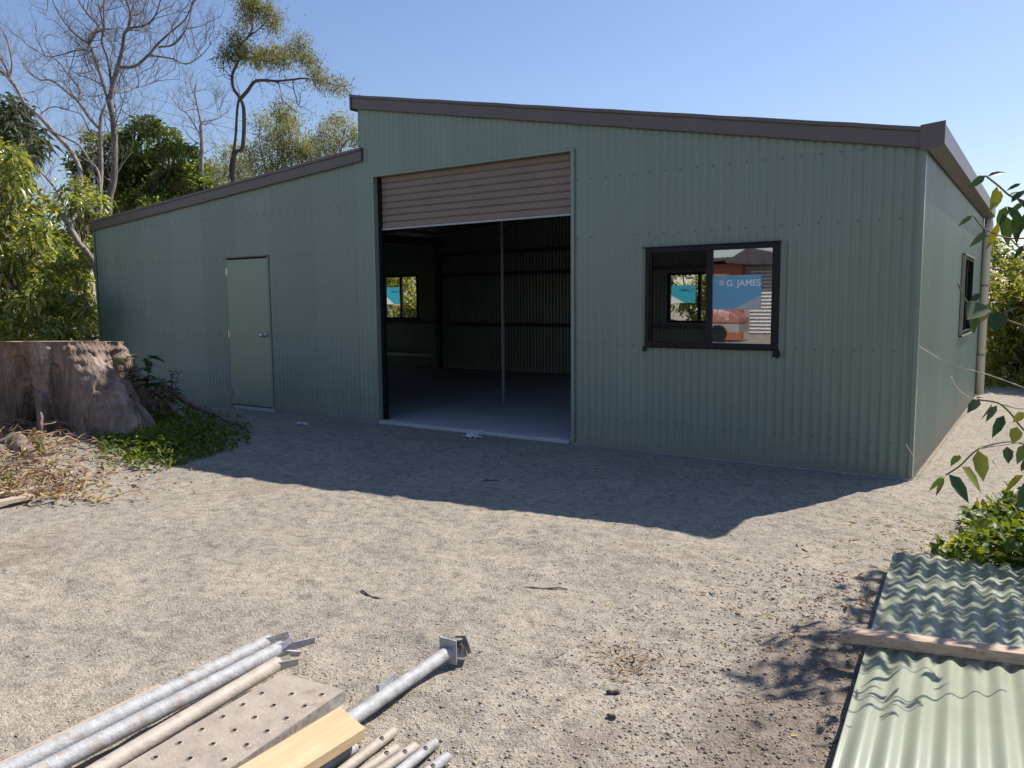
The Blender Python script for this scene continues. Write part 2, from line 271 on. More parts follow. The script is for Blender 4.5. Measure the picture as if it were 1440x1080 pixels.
def npmesh(name, V, tris=None, quads=None, m=None, parent=None, smooth=False):
    V = np.asarray(V, np.float32); me = bpy.data.meshes.new(name)
    loops = []; starts = []; tot = 0; n = 0
    if tris is not None and len(tris): loops.append(np.asarray(tris).ravel()); starts.append(np.arange(len(tris))*3); tot = len(tris)*3
    if quads is not None and len(quads): loops.append(np.asarray(quads).ravel()); starts.append(tot+np.arange(len(quads))*4)
    loops = np.concatenate(loops).astype(np.int32); starts = np.concatenate(starts).astype(np.int32)
    me.vertices.add(len(V)); me.vertices.foreach_set('co', V.ravel())
    me.loops.add(len(loops)); me.loops.foreach_set('vertex_index', loops)
    me.polygons.add(len(starts)); me.polygons.foreach_set('loop_start', starts)
    me.update(calc_edges=True)
    if smooth: me.shade_smooth()
    me.materials.append(M[m] if isinstance(m, str) else m)
    o = bpy.data.objects.new(name, me); COL.objects.link(o)
    if parent is not None:
        o.parent = parent
        if parent.type == 'EMPTY': o.matrix_parent_inverse = Matrix.Translation(-parent.location)
    return o
def unit(a): return a/(np.linalg.norm(a, axis=-1, keepdims=True)+1e-9)

def leaves(name, B, D, Nn, L, W, droop, m, parent=None, simple=False):
    B = np.asarray(B, float); D = unit(np.asarray(D, float)); n = len(B)
    S = unit(np.cross(D, Nn)); Nn = np.cross(S, D)
    L = np.broadcast_to(np.asarray(L, float), (n,))[:, None]; W = np.broadcast_to(np.asarray(W, float), (n,))[:, None]
    dn = np.array([0, 0, -1.0])
    def pt(t, s, up): return B+D*L*t+dn*droop*L*t*t+S*W*s+Nn*W*up
    if simple:
        V = np.stack([pt(0, 0, 0), pt(.45, .5, .12), pt(1, 0, 0), pt(.45, -.5, .12)], 1).reshape(-1, 3)
        o = np.arange(n)[:, None]*4
        return npmesh(name, V, tris=np.concatenate([o+[0, 1, 2], o+[0, 2, 3]]), m=m, parent=parent)
    V = np.stack([pt(0, 0, 0), pt(.28, -.46, .13), pt(.28, 0, 0), pt(.28, .46, .13), pt(.62, -.42, .12), pt(.62, 0, 0), pt(.62, .42, .12), pt(1, 0, 0)], 1).reshape(-1, 3)
    o = np.arange(n)[:, None]*8
    return npmesh(name, V, tris=np.concatenate([o+[0, 2, 1], o+[0, 3, 2], o+[4, 5, 7], o+[5, 6, 7]]), quads=np.concatenate([o+[1, 2, 5, 4], o+[2, 3, 6, 5]]), m=m, parent=parent, smooth=True)

def crown_leaves(name, clumps, m, parent, per=14, dens=60, L=0.14, W=0.045, droop=0.35, simple=True, flat=0.75, strands=False):
    # clumps: (centre, radius). Each clump holds whorls of leaves, gathered towards its surface
    Bs, Ds, Ns, Ls = [], [], [], []
    for c, R in clumps:
        k = max(3, int(dens*R*R))
        d = unit(rng.normal(size=(k, 3))); rr = R*rng.random((k, 1))**0.45
        cen = np.asarray(c)+d*rr*np.array([1, 1, flat])+rng.normal(size=(k, 3))*0.04*R
        # each whorl points outward and up
        ax = unit(d+np.array([0, 0, 0.35])+rng.normal(size=(k, 3))*0.35)
        for j in range(per):
            if strands:
                dd = unit(ax*0.4+rng.normal(size=(k, 3))*0.5+np.array([0.25, 0, -0.25])); bb = cen+rng.normal(size=(k, 3))*L*1.3
            else:
                dd = unit(ax*0.55+rng.normal(size=(k, 3))*0.75); bb = cen+dd*L*0.15+rng.normal(size=(k, 3))*L*0.35
            Bs.append(bb); Ds.append(dd); Ns.append(unit(rng.normal(size=(k, 3))*0.6+np.array([0, 0, 1.0]))); Ls.append(rng.uniform(0.65, 1.2, k)*L)
    B, D_, N_, L_ = map(np.concatenate, (Bs, Ds, Ns, Ls))
    keep = B[:, 2] > 0.02
    return leaves(name, B[keep], D_[keep], N_[keep], L_[keep], L_[keep]*W/L, droop, m, parent, simple)

def wander(a, b_, k=6, amp=0.06):
    a = np.array(a, float); b_ = np.array(b_, float); L = np.linalg.norm(b_-a)
    out = []; o1 = rng.normal(size=3)*amp*L; o2 = rng.normal(size=3)*amp*L*0.5
    for i in range(k+1):
        t = i/k; out.append(a+(b_-a)*t+o1*math.sin(PI*t)+o2*math.sin(2*PI*t))
    return out
def limb(mb, pts, r0, r1, n=7):
    k = len(pts); mb.tube(pts, [r0+(r1-r0)*i/(k-1) for i in range(k)], n, caps=False)
def smooth_path(P, sub=3):
    P = [np.array(p, float) for p in P]; out = []
    for i in range(len(P)-1):
        p0 = P[max(i-1, 0)]; p1 = P[i]; p2 = P[i+1]; p3 = P[min(i+2, len(P)-1)]
        for s in range(sub):
            t = s/sub; out.append(0.5*((2*p1)+(-p0+p2)*t+(2*p0-5*p1+4*p2-p3)*t*t+(-p0+3*p1-3*p2+p3)*t**3))
    out.append(P[-1]); return out
def twigs(mb, p, d, L, r, depth, up=0.25, n=4):
    k = 5; pts = [np.array(p, float)]; dd = np.array(d, float)
    for i in range(k):
        dd = unit(dd+rng.normal(size=3)*0.22+np.array([0, 0, up*0.25])); pts.append(pts[-1]+dd*L/k)
    limb(mb, pts, r, r*0.35, n)
    if depth > 0:
        for i in range(1, k+1):
            for _ in range(1 if i < k else 2):
                if rng.random() < 0.85:
                    nd_ = unit(dd*0.8+rng.normal(size=3)*0.65+np.array([0, 0, up]))
                    twigs(mb, pts[i], nd_, L*rng.uniform(0.45, 0.75), r*0.5, depth-1, up, 3)

# ------------------------------------------------------------------ corrugated sheet
def corrugated(s0, s1, topf, f, openings=(), z0=0.0, pitch=0.076, amp=0.008, per=8, phase=0.0, zsub=1):
    ss = list(np.arange(s0, s1, pitch/per))+[s1]
    for o in openings: ss += [o[0], o[1]]
    ss = sorted(set(round(float(x), 5) for x in ss if s0-1e-6 <= x <= s1+1e-6))
    mb = MB(); idx = {}
    def vert(i, z, key):
        k = (i, key)
        if k not in idx:
            s = ss[i]; idx[k] = len(mb.v); mb.v.append(tuple(map(float, f(s, z, amp*math.cos(2*PI*(s+phase)/pitch)))))
        return idx[k]
    for i in range(len(ss)-1):
        mid = (ss[i]+ss[i+1])/2; cuts = [(z0, 'b')]
        ops = sorted([(o[2], o[3]) for o in openings if o[0]-1e-6 < mid < o[1]+1e-6])
        for za, zb in ops: cuts += [(za, za), (zb, zb)]
        cuts += [(None, 't')]
        for q in range(0, len(cuts), 2):
            (za, ka), (zb, kb) = cuts[q], cuts[q+1]
            if za is not None and za <= z0 and ka != 'b': pass
            if ka == 'b' and zb is not None and zb <= z0: continue
            if ka != 'b' and za is not None and za <= z0: continue
            A = [vert(j, (za if za is not None else topf(ss[j])), ka) for j in (i, i+1)]
            Bv = [vert(j, (zb if zb is not None else topf(ss[j])), kb) for j in (i, i+1)]
            mb.f.append((A[0], A[1], Bv[1], Bv[0]))
    return mb

# ================================================================== GROUND
def axis(lo, hi, near0, near1, fine):
    a = list(np.arange(near0, near1, fine)); s = fine; x = near1
    while x < hi: a.append(x); s *= 1.13; x += s
    a.append(hi); s = fine; x = near0-fine; pre = []
    while x > lo: pre.append(x); s *= 1.13; x -= s
    pre.append(lo); return np.array(sorted(pre)+a)
gx = axis(-400, 400, -7.2, 2.2, 0.022); gy = axis(-400, 400, -6.2, 1.2, 0.026)
GX, GY = np.meshgrid(gx, gy)
def fbm(x, y, s, octv=4, seed=0):
    r_g = np.random.default_rng(seed); out = np.zeros_like(x); a = 1.0
    for o in range(octv):
        T = r_g.random((64, 64)); xx = x*s*2**o+r_g.random()*50; yy = y*s*2**o+r_g.random()*50
        xi = np.floor(xx).astype(int); yi = np.floor(yy).astype(int); fx = xx-xi; fy = yy-yi; fx = fx*fx*(3-2*fx); fy = fy*fy*(3-2*fy)
        g = lambda i, j: T[i % 64, j % 64]
        out += a*((g(xi, yi)*(1-fx)+g(xi+1, yi)*fx)*(1-fy)+(g(xi, yi+1)*(1-fx)+g(xi+1, yi+1)*fx)*fy-0.5); a *= 0.5
    return out
def sstep(a, b_, x): t = np.clip((x-a)/(b_-a), 0, 1); return t*t*(3-2*t)
STX, STY = -7.95, -2.75
def gheight(x, y):
    x = np.asarray(x, float); y = np.asarray(y, float)
    h = 0.020*fbm(x, y, 0.8, 3, 1)+0.016*fbm(x, y, 5.0, 4, 2)
    h = h+0.014*np.maximum(0, fbm(x, y, 14, 3, 3))+0.012*np.maximum(0, 0.12-np.abs(fbm(x, y, 1.7, 3, 31)))/0.12*np.maximum(0, fbm(x, y, 9, 3, 33)+0.25)
    near_shed = sstep(0.0, 0.5, -y)                         # flatter against the slab
    inside = (x > -12.05) & (x < 0.03) & (y > -0.02) & (y < 6.55)
    h = np.where(inside, -0.05, h*(0.25+0.75*near_shed)-0.004)
    d = np.hypot((x-STX)/2.6, (y-STY)/1.9); h = h+0.22*np.exp(-d**2*1.6)*np.where(inside, 0, 1)*sstep(-0.1, 0.7, -y)
    wob = 0.10*np.sin(x*1.3)+0.05*np.sin(x*3.1+1)
    for yc in (-3.35, -4.75):
        dd_ = (y-(yc+0.30*(x+2)+wob)); h = h-(0.010*np.exp(-(dd_/0.13)**2)-0.007*np.exp(-((np.abs(dd_)-0.22)/0.06)**2))*(0.5+fbm(x, y, 1.5, 2, 21))*sstep(0.2, -0.6, x)
    soil = sstep(-0.35, 0.35, x)*sstep(-3.1, -3.7, y)*0.9
    h = h+soil*(0.035*fbm(x, y, 7, 4, 5)+0.015)
    bank = sstep(1.2, 3.0, x)*0.1; far = np.hypot(x+5, y)
    return h+bank+sstep(30, 300, far)*0.0
GZ = gheight(GX, GY)
nx, ny = len(gx), len(gy)
I = np.arange(nx*ny).reshape(ny, nx)
Q = np.stack([I[:-1, :-1], I[:-1, 1:], I[1:, 1:], I[1:, :-1]], -1).reshape(-1, 4)
gr = npmesh('ground', np.stack([GX, GY, GZ], -1).reshape(-1, 3), quads=Q, m='ground', smooth=True); tag(gr, kind='structure')
soil = np.maximum.reduce([
    0.78*sstep(-0.5, 0.20, GX)*sstep(-2.8, -3.6, GY), 0.52*np.clip(fbm(GX, GY, 0.9, 4, 61)*1.6, 0, 1)*sstep(-1.5, -3.0, GY),
    0.55*np.exp(-((GX-0.2)/0.35)**2-((GY+3.9)/0.5)**2),
    0.62*np.exp(-(((GX-STX)/2.0)**2+((GY-STY)/1.7)**2)**2),
    0.40*np.exp(-((GX+6.6)/0.9)**2-((GY+1.1)/0.5)**2),
    0.36*np.exp(-((GX+0.46)/0.25)**2-((GY+4.15)/0.2)**2),
    0.55*sstep(0.5, 0.9, GX)*sstep(-0.3, -1.2, GY),
    0.6*sstep(9, 12, GY), 0.6*sstep(-13, -15, GX), 0.6*sstep(3, 5, GX)])
a = gr.data.attributes.new('soil', 'FLOAT', 'POINT'); a.data.foreach_set('value', soil.ravel().astype(np.float32))

# pebbles
def pebbles(name, n, m, gen, smin, smax):
    xy = gen(n); x, y = xy[:, 0], xy[:, 1]; n = len(x)
    s = smin*(smax/smin)**(rng.random(n)**2.2)
    z = gheight(x, y)+s*0.12
    O = np.array([(1, 0, 0), (0, 1, 0), (-1, 0, 0), (0, -1, 0), (0.25, .2, 1), (-.1, -.15, -1)], float)
    F = np.array([(0, 1, 4), (1, 2, 4), (2, 3, 4), (3, 0, 4), (1, 0, 5), (2, 1, 5), (3, 2, 5), (0, 3, 5)])
    V = O[None]*rng.uniform(0.55, 1.25, (n, 6, 1))*s[:, None, None]*np.stack([np.ones(n), rng.uniform(.6, 1, n), rng.uniform(.4, .7, n)], -1)[:, None]
    a_ = rng.random(n)*2*PI; c, si = np.cos(a_)[:, None], np.sin(a_)[:, None]
    X = V[..., 0]*c-V[..., 1]*si; Y = V[..., 0]*si+V[..., 1]*c
    V = np.stack([X+x[:, None], Y+y[:, None], V[..., 2]+z[:, None]], -1).reshape(-1, 3)
    o = np.arange(n)[:, None, None]*6
    return npmesh(name, V, tris=(F[None]+o).reshape(-1, 3), m=m)
def vis_area(n, keep):
    # spread denser near the photographer
    t = 2.0+9.0*rng.random(n*3)**1.35; a_ = math.radians(YAW)+np.radians(rng.uniform(-37, 37, n*3))
    x = CAM[0]+np.sin(a_)*t; y = CAM[1]+np.cos(a_)*t
    k = (y < -0.03) | (x > 0.05); k &= keep(x, y)
    return np.stack([x[k], y[k]], -1)[:n]
g1 = pebbles('gravel', 42000, 'stone', lambda n: vis_area(n, lambda x, y: rng.random(len(x)) < np.clip(0.25+0.55*sstep(-2.5, -0.5, x)+0.9*np.clip(fbm(x, y, 1.2, 3, 9), 0, 1), 0, 1)), 0.0020, 0.0085)
tag(g1, kind='stuff')
g2 = pebbles('soil_clods', 9000, 'clod', lambda n: np.stack([rng.normal(0.12, 0.42, n), rng.uniform(-6.0, -2.6, n)], -1), 0.003, 0.012)
tag(g2, kind='stuff')

# ================================================================== SHED
W0, D0 = -12.0, 6.5
shed = empty('shed', (-6, 3.2, 0), 'green corrugated steel shed with a stepped skillion roof and an open roller door', 'shed')
def barge_main(x): return 3.875+(x+6.07)*(2.725-3.875)/6.1        # top line of the barge
def barge_left(x): return 2.785+(x+12.08)*(3.255-2.785)/6.14
def top_front(x): return (barge_left(x)-0.09) if x < -6.0 else (barge_main(x)-0.10)
RD = (-5.78, -3.112, -0.01, 2.908); PD = (-8.60, -7.715, -0.01, 2.07); WD = (-2.294, -1.067, 1.017, 1.918)
# left of and right of the step are two meshes' worth of sheet but one wall
def build_front():
    A = corrugated(W0, -6.0, lambda s: barge_left(s)-0.09, lambda s, z, o: (s, -o, z), [PD], 0.0)
    B = corrugated(-6.0, 0.0, lambda s: barge_main(s)-0.10, lambda s, z, o: (s, -o, z), [RD, WD], 0.0)
    A.add(B.v, B.f); return A
build_front().build('front_wall', 'wall', shed, smooth=True)
corrugated(0.0, D0, lambda s: 2.60, lambda s, z, o: (0.0+o, s, z), [(3.42, 4.66, 1.017, 1.918)], 0.0).build('side_wall', 'wall', shed, smooth=True)
BW1, BW2 = (-11.78, -10.76, 1.09, 2.06), (-4.86, -3.66, 1.05, 1.93)
A = corrugated(W0, -6.0, lambda s: barge_left(s)-0.09, lambda s, z, o: (s, D0+o, z), [BW1], 0.0)
B = corrugated(-6.0, 0.0, lambda s: barge_main(s)-0.10, lambda s, z, o: (s, D0+o, z), [BW2], 0.0); A.add(B.v, B.f)
A.build('back_wall', 'wall', shed, smooth=True)
corrugated(0.0, D0, lambda s: 2.66, lambda s, z, o: (W0-o, s, z), [], 0.0).build('end_wall', 'wall', shed, smooth=True)
corrugated(0.0, D0, lambda s: 3.72, lambda s, z, o: (-6.0-o, s, z), [], 3.16).build('step_wall', 'wall', shed, smooth=True)
M['roof'] = painted('roof_sheet_paint', (0.10, 0.085, 0.08), 0.4, 0.06, 2)
corrugated(-0.03, D0+0.05, lambda s: 0.06, lambda s, z, o: (z, s, barge_main(z)-0.05+o), [], -6.05).build('main_roof', 'roof', shed, smooth=True)
corrugated(-0.03, D0+0.05, lambda s: -6.0, lambda s, z, o: (z, s, barge_left(z)-0.05+o), [], -12.04).build('lower_roof', 'roof', shed, smooth=True)
def barge(fn, x0, x1, yo, name, k=24):
    mb = MB(); xs = np.linspace(x0, x1, k)
    prof = [(-0.062, 0.0), (-0.062, -0.028), (-0.048, -0.040), (-0.048, -0.150), (-0.030, -0.158), (-0.030, -0.008), (0.06, -0.008), (0.06, 0.0)]
    V = []
    for x in xs:
        for (dy, dz) in prof: V.append((x, yo+dy if yo <= 0 else yo-dy, fn(x)+dz+0.002*math.sin(x*9)))
    n = len(prof); F = [(i*n+j, i*n+(j+1) % n, (i+1)*n+(j+1) % n, (i+1)*n+j) for i in range(k-1) for j in range(n)]
    F += [tuple(range(n)), tuple(range((k-1)*n, k*n))[::-1]]
    mb.add(V, F); return mb.build(name, 'barge', shed)
barge(barge_main, -6.055, 0.0, 0.0, 'barge_capping'); barge(barge_left, -12.045, -5.93, 0.0, 'barge_capping')
barge(barge_main, -6.055, 0.0, D0+0.01, 'barge_capping'); barge(barge_left, -12.12, -6.07, D0+0.01, 'barge_capping')
mb = MB(); mb.box(-6.078, -6.058, -0.062, D0+0.07, 3.70, 3.885); mb.build('ridge_flashing', 'barge', shed)
# eaves gutter along the low side
mb = MB()
prof = [(0.012, 2.735), (0.012, 2.575), (0.030, 2.562), (0.100, 2.575), (0.135, 2.600), (0.135, 2.745), (0.122, 2.752), (0.126, 2.735), (0.126, 2.606), (0.098, 2.584), (0.032, 2.572), (0.020, 2.58), (0.020, 2.735)]
mb.prism(prof, -0.045, D0+0.10)
g = mb.build('gutter', 'barge', shed)
mb = MB(); mb.prism([(-0.028, 2.745), (-0.020, 2.565), (0.030, 2.555), (0.105, 2.570), (0.140, 2.595), (0.142, 2.76)], -0.068, -0.0465); mb.build('end_cap', 'barge', g)
mb = MB(); mb.prism([(-12.15, 2.62), (-12.13, 2.60), (-12.02, 2.60), (-12.02, 2.72), (-12.028, 2.72), (-12.028, 2.61), (-12.12, 2.61), (-12.14, 2.74), (-12.15, 2.74)], -0.04, D0+0.1); mb.build('gutter', 'barge', shed)
# corner flashings, base flashing
mb = MB(); mb.box(-0.016, 0.014, -0.0135, -0.0105, 0.015, 2.60); mb.box(0.0115, 0.0145, -0.0105, 0.05, 0.015, 2.58); mb.build('corner_flashing', 'wall', shed)
mb = MB(); mb.box(0.0125, 0.0155, D0-0.05, D0+0.01, 0.015, 2.58); mb.build('corner_flashing', 'wall', shed)
mb = MB(); mb.box(W0-0.014, W0+0.045, -0.0135, -0.0105, 0.015, 2.66); mb.build('corner_flashing', 'wall', shed)
# downpipe at the far end of the side wall
mb = MB(); mb.tube([(0.075, D0-0.08, 2.58), (0.075, D0-0.08, 2.46), (0.062, D0-0.08, 2.40), (0.062, D0-0.08, 0.04)], 0.056, 14); dp = mb.build('downpipe', 'pvc', shed, smooth=True)
for z in (0.6, 1.6, 2.3): mb = MB(); mb.tube([(0.062, D0-0.08, z), (0.062, D0-0.08, z+0.03)], 0.060, 14); mb.build('pipe_clip', 'pipe', dp)
# slab
mb = MB(); mb.box(W0+0.01, -0.01, 0.009, D0-0.012, -0.04, 0.035); mb.box(RD[0]+0.02, RD[1]-0.02, -0.035, 0.009, -0.04, 0.034); mb.build('slab', 'concrete', shed, bevel=0.006)
# inside frame: portal columns, girts, rafters
for x in (-6.0,):
    for y in (0.12, D0-0.12):
        mb = MB(); mb.box(x-0.05, x+0.05, y-0.08, y+0.08, 0.036, 3.55); mb.build('column', 'steel_dark', shed)
mb = MB(); mb.box(-5.424, -5.400, 2.08, 2.115, 0.036, 3.62); mb.build('post', 'galv', shed)
mb = MB(); mb.box(-10.13, -10.05, D0-0.16, D0-0.03, 0.036, 2.84); mb.build('column', 'steel_dark', shed)
mb = MB(); mb.box(-10.10, -10.06, D0-0.30, D0-0.25, 0.036, 0.55); mb.build('short_post', 'galv', shed)
mb = MB(); mb.box(-11.95, -10.11, D0-0.30, D0-0.26, 0.28, 0.34); mb.build('low_rail', 'galv', shed)
for z in (0.55, 1.02, 2.06, 2.5):
    if z in (0.55,): continue
    mb = MB(); mb.box(-10.04, -0.06, D0-0.10, D0-0.012, z-0.045, z); mb.box(-10.04, -0.06, D0-0.10, D0-0.096, z-0.075, z-0.046); mb.build('girt', 'steel_dark', shed)
mb = MB(); mb.box(-11.9, -10.14, D0-0.09, D0-0.012, 0.98, 1.03); mb.build('girt', 'steel_dark', shed)
for x in (-10.1, -6.0, -3.05):
    mb = MB(); fn = barge_left if x < -6.01 else barge_main
    zz = fn(x)-0.14; mb.box(x-0.035, x+0.035, 0.2, D0-0.2, zz-0.18, zz); mb.build('roof_beam', 'steel_dark', shed)
for y in (1.2, 2.4, 3.6, 4.8):
    mb = MB(); mb.hexa([(-11.9, y, barge_left(-11.9)-0.13), (-6.1, y, barge_left(-6.1)-0.13), (-6.1, y+0.06, barge_left(-6.1)-0.13), (-11.9, y+0.06, barge_left(-11.9)-0.13),
                        (-11.9, y, barge_left(-11.9)-0.07), (-6.1, y, barge_left(-6.1)-0.07), (-6.1, y+0.06, barge_left(-6.1)-0.07), (-11.9, y+0.06, barge_left(-11.9)-0.07)]); mb.build('purlin', 'steel_dark', shed)
    mb = MB(); mb.hexa([(-5.9, y, barge_main(-5.9)-0.13), (-.1, y, barge_main(-.1)-0.13), (-.1, y+0.06, barge_main(-.1)-0.13), (-5.9, y+0.06, barge_main(-5.9)-0.13),
                        (-5.9, y, barge_main(-5.9)-0.07), (-.1, y, barge_main(-.1)-0.07), (-.1, y+0.06, barge_main(-.1)-0.07), (-5.9, y+0.06, barge_main(-5.9)-0.07)]); mb.build('purlin', 'steel_dark', shed)
# roller door
mb = MB(); zs = []; z = 2.318; k = 0
prof = []
while z < 2.97:
    prof += [(0.0, z), (-0.006, z+0.006), (-0.006, z+0.060), (0.0, z+0.066), (0.004, z+0.0705)]
    z += 0.075
V = []; x0, x1 = RD[0]+0.05, RD[1]-0.03
for (o, z) in prof: V += [(x0, 0.085+o, z), (x1, 0.085+o, z)]
mb.add(V, [(2*i, 2*i+1, 2*i+3, 2*i+2) for i in range(len(prof)-1)])
rd = mb.build('roller_door', 'curtain', shed)
mb = MB(); mb.box(x0, x1, 0.070, 0.100, 2.296, 2.317); mb.build('bottom_rail', 'galv', rd)
mb = MB(); mb.tube([(x0, 0.30, 3.05), (x1, 0.30, 3.05)], 0.17, 24); mb.build('door_drum', 'curtain', rd, smooth=True)
for xa, xb in ((RD[0]+0.008, RD[0]+0.048), (RD[1]-0.03, RD[1]-0.006)):
    mb = MB(); mb.box(xa, xb, 0.060, 0.110, 0.036, 2.90); mb.build('door_guide', 'black' if xa < -4 else 'steel_dark', rd)
mb = MB(); mb.box(RD[0]-0.03, RD[0]+0.004, -0.0145, 0.055, 0.02, 2.905); mb.build('door_jamb', 'wall', rd)
mb = MB(); mb.box(RD[1]-0.0, RD[1]+0.035, -0.0145, 0.055, 0.02, 2.905); mb.build('door_jamb', 'wall', rd)
mb = MB(); mb.box(RD[0]-0.03, RD[1]+0.035, -0.020, 0.055, 2.906, 2.925); mb.build('head_flashing', 'wall', rd)
mb = MB(); mb.box(RD[0]-0.16, RD[0]-0.034, 0.012, 0.12, 0.036, 3.2); mb.build('column', 'steel_dark', shed)
mb = MB(); mb.box(RD[1]+0.037, RD[1]+0.12, 0.012, 0.12, 0.036, 3.15); mb.build('column', 'steel_dark', shed)
# access door
mb = MB(); mb.box(PD[0]+0.018, PD[1]-0.018, -0.016, 0.024, 0.055, PD[3]-0.022); pd = mb.build('access_door', 'door', shed, bevel=0.002)
mb = MB()
mb.box(PD[0]-0.004, PD[0]+0.014, -0.0145, 0.03, 0.036, PD[3]-0.002); mb.box(PD[1]-0.014, PD[1]+0.004, -0.0145, 0.03, 0.036, PD[3]-0.002); mb.build('door_frame', 'wall', pd)
mb = MB(); mb.box(PD[0]-0.012, PD[1]+0.012, -0.024, 0.03, PD[3]-0.001, PD[3]+0.012); mb.build('head_flashing', 'barge', pd)
for z in (0.16, 0.98, 1.84):
    mb = MB(); mb.tube([(PD[0]+0.014, -0.026, z), (PD[0]+0.014, -0.026, z+0.10)], 0.008, 8); mb.box(PD[0]+0.018, PD[0]+0.04, -0.019, -0.0165, z+0.005, z+0.095); mb.build('hinge', 'chrome', pd)
mb = MB(); mb.tube([(-7.83, -0.0165, 1.03), (-7.83, -0.024, 1.03)], 0.034, 18); mb.tube([(-7.83, -0.02, 1.03), (-7.83, -0.055, 1.03)], 0.011, 10)
mb.tube([(-7.83, -0.055, 1.03), (-7.83, -0.075, 1.03), (-7.83, -0.10, 1.03)], [0.020, 0.031, 0.022], 16); mb.build('handle', 'chrome', pd, smooth=True)

# windows
def text(s, size, loc, rot, m, parent, name='lettering'):
    c = bpy.data.curves.new(name, 'FONT'); c.body = s; c.size = size; c.extrude = 0.0006; c.align_x = 'LEFT'; c.offset = size*0.012
    o = bpy.data.objects.new('tmp', c); COL.objects.link(o)
    dg = bpy.context.evaluated_depsgraph_get(); dg.update()
    me = bpy.data.meshes.new_from_object(o.evaluated_get(dg)); bpy.data.objects.remove(o)
    me.materials.clear(); me.materials.append(M[m])
    o = bpy.data.objects.new(name, me); COL.objects.link(o); o.parent = parent
    o.matrix_local = Matrix.Translation(loc) @ rot; return o
def window(wn, y, side, pane_l, pane_r, sticker=None, z_tape=False):
    """side -1 faces the camera; frame in the plane y"""
    xa, xb, za, zb = wn; w_ = 0.038; mid = (xa+xb)/2; ya, yb = y-0.030, y+0.035
    mb = MB()
    mb.box(xa-0.004, xb+0.004, ya, yb, zb-w_, zb+0.004); mb.box(xa-0.004, xb+0.004, ya, yb, za-0.004, za+w_)
    mb.box(xa-0.004, xa+w_, ya+0.001, yb-0.001, za+w_, zb-w_); mb.box(xb-w_, xb+0.004, ya+0.001, yb-0.001, za+w_, zb-w_)
    wo = mb.build('window', 'black', shed, bevel=0.002)
    for (q0_, q1_, g0, g1, nm_) in ((mid-0.028, mid+0.028, 0.010, 0.010, 'mullion'), (xa+w_, xa+w_+0.02, 0.014, 0.02, 'sash_stile'), (xb-w_-0.02, xb-w_, 0.014, 0.02, 'sash_stile')):
        mb = MB(); mb.box(q0_, q1_, ya+g0, yb-g1, za+w_, zb-w_); mb.build(nm_, 'black', wo)
    for (a_, b2, mm_, nm, yy) in ((xa+w_+0.02, mid-0.028, pane_l, 'fly_screen' if pane_l == 'screen' else 'pane', y+0.004), (mid+0.028, xb-w_-0.02, pane_r, 'pane', y-0.004)):
        mb = MB(); mb.add([(a_, yy, za+w_), (b2, yy, za+w_), (b2, yy, zb-w_), (a_, yy, zb-w_)], [(0, 1, 2, 3)]); mb.build(nm, mm_, wo)
    return wo
fw_ = window(WD, -0.012, -1, 'screen', 'glass')
# head flashing and torn sealing tape at the lower corners
mb = MB(); mb.box(WD[0]-0.035, WD[1]+0.012, -0.050, -0.012, WD[3]+0.006, WD[3]+0.016); mb.build('head_flashing', 'black', fw_)
mb = MB(); mb.box(WD[0]-0.012, WD[1]+0.012, -0.030, -0.011, WD[2]-0.020, WD[2]-0.006); mb.build('sill', 'black', fw_)
for (cx, cz, s) in ((WD[0]-0.008, WD[2]-0.035, 0.8), (WD[1]-0.002, WD[2]-0.045, 1.2)):
    mb = MB(); mb.add([(cx-0.03*s, -0.012, cz+0.03), (cx+0.02*s, -0.03, cz+0.03), (cx+0.03*s, -0.035, cz-0.01*s), (cx+0.008*s, -0.04, cz-0.035*s), (cx-0.012*s, -0.028, cz-0.02*s), (cx-0.03*s, -0.03, cz-0.03*s)], [(0, 1, 2, 4), (2, 3, 4), (0, 4, 5)]); mb.build('sealing_tape', 'black', fw_)
def sticker(wo, xa, xb, za, zb, y, mirror=False, m='teal', blue=True):
    mb = MB(); sgn = -0.0012
    tri_x = xb if not mirror else xa; far_x = xa+(xb-xa)*0.45 if not mirror else xa+(xb-xa)*0.55
    zt = za+(zb-za)*0.42
    poly = [(xa, y, za), (far_x, y, za), (xb, y, zt), (xb, y, zb), (xa, y, zb)] if not mirror else [(far_x, y, za), (xb, y, za), (xb, y, zb), (xa, y, zb), (xa, y, zt)]
    mb.add(poly, [tuple(range(5))]); st = mb.build('sticker', m, wo)
    mb = MB(); yy = y
    mb.add([(tri_x, yy, zt), (far_x, yy, za), (tri_x, yy, za)], [(0, 1, 2)]); mb.build('sticker_corner', 'whitefilm', wo)
    return st
sticker(fw_, -1.655, -1.215, 1.355, 1.655, -0.0185, m='blue')
RX = Matrix.Rotation(PI/2, 4, 'X')
text('G. JAMES', 0.078, (-1.525, -0.0205, 1.560), RX, 'white_trim', fw_)
mb = MB()
for j in range(10):
    a_ = 2*PI*j/10
mb.tube([(-1.568, -0.0195, 1.588), (-1.568, -0.0215, 1.588)], 0.026, 12); mb.build('round_emblem', 'whitefilm', fw_)
b1 = window(BW1, D0+0.012, 1, 'glass2', 'glass2'); b2 = window(BW2, D0+0.012, 1, 'glass2', 'glass2')
sticker(b1, -11.70, -11.31, 1.42, 1.80, D0-0.002, True); sticker(b2, -4.78, -4.33, 1.40, 1.71, D0-0.002, True)
RXm = Matrix.Rotation(PI/2, 4, 'X') @ Matrix.Scale(-1, 4, (1, 0, 0))
text('G.JAMES', 0.075, (-4.36, D0-0.005, 1.60), RXm, 'whitefilm', b2)
text('G.JAMES', 0.068, (-11.33, D0-0.005, 1.68), RXm, 'whitefilm', b1)
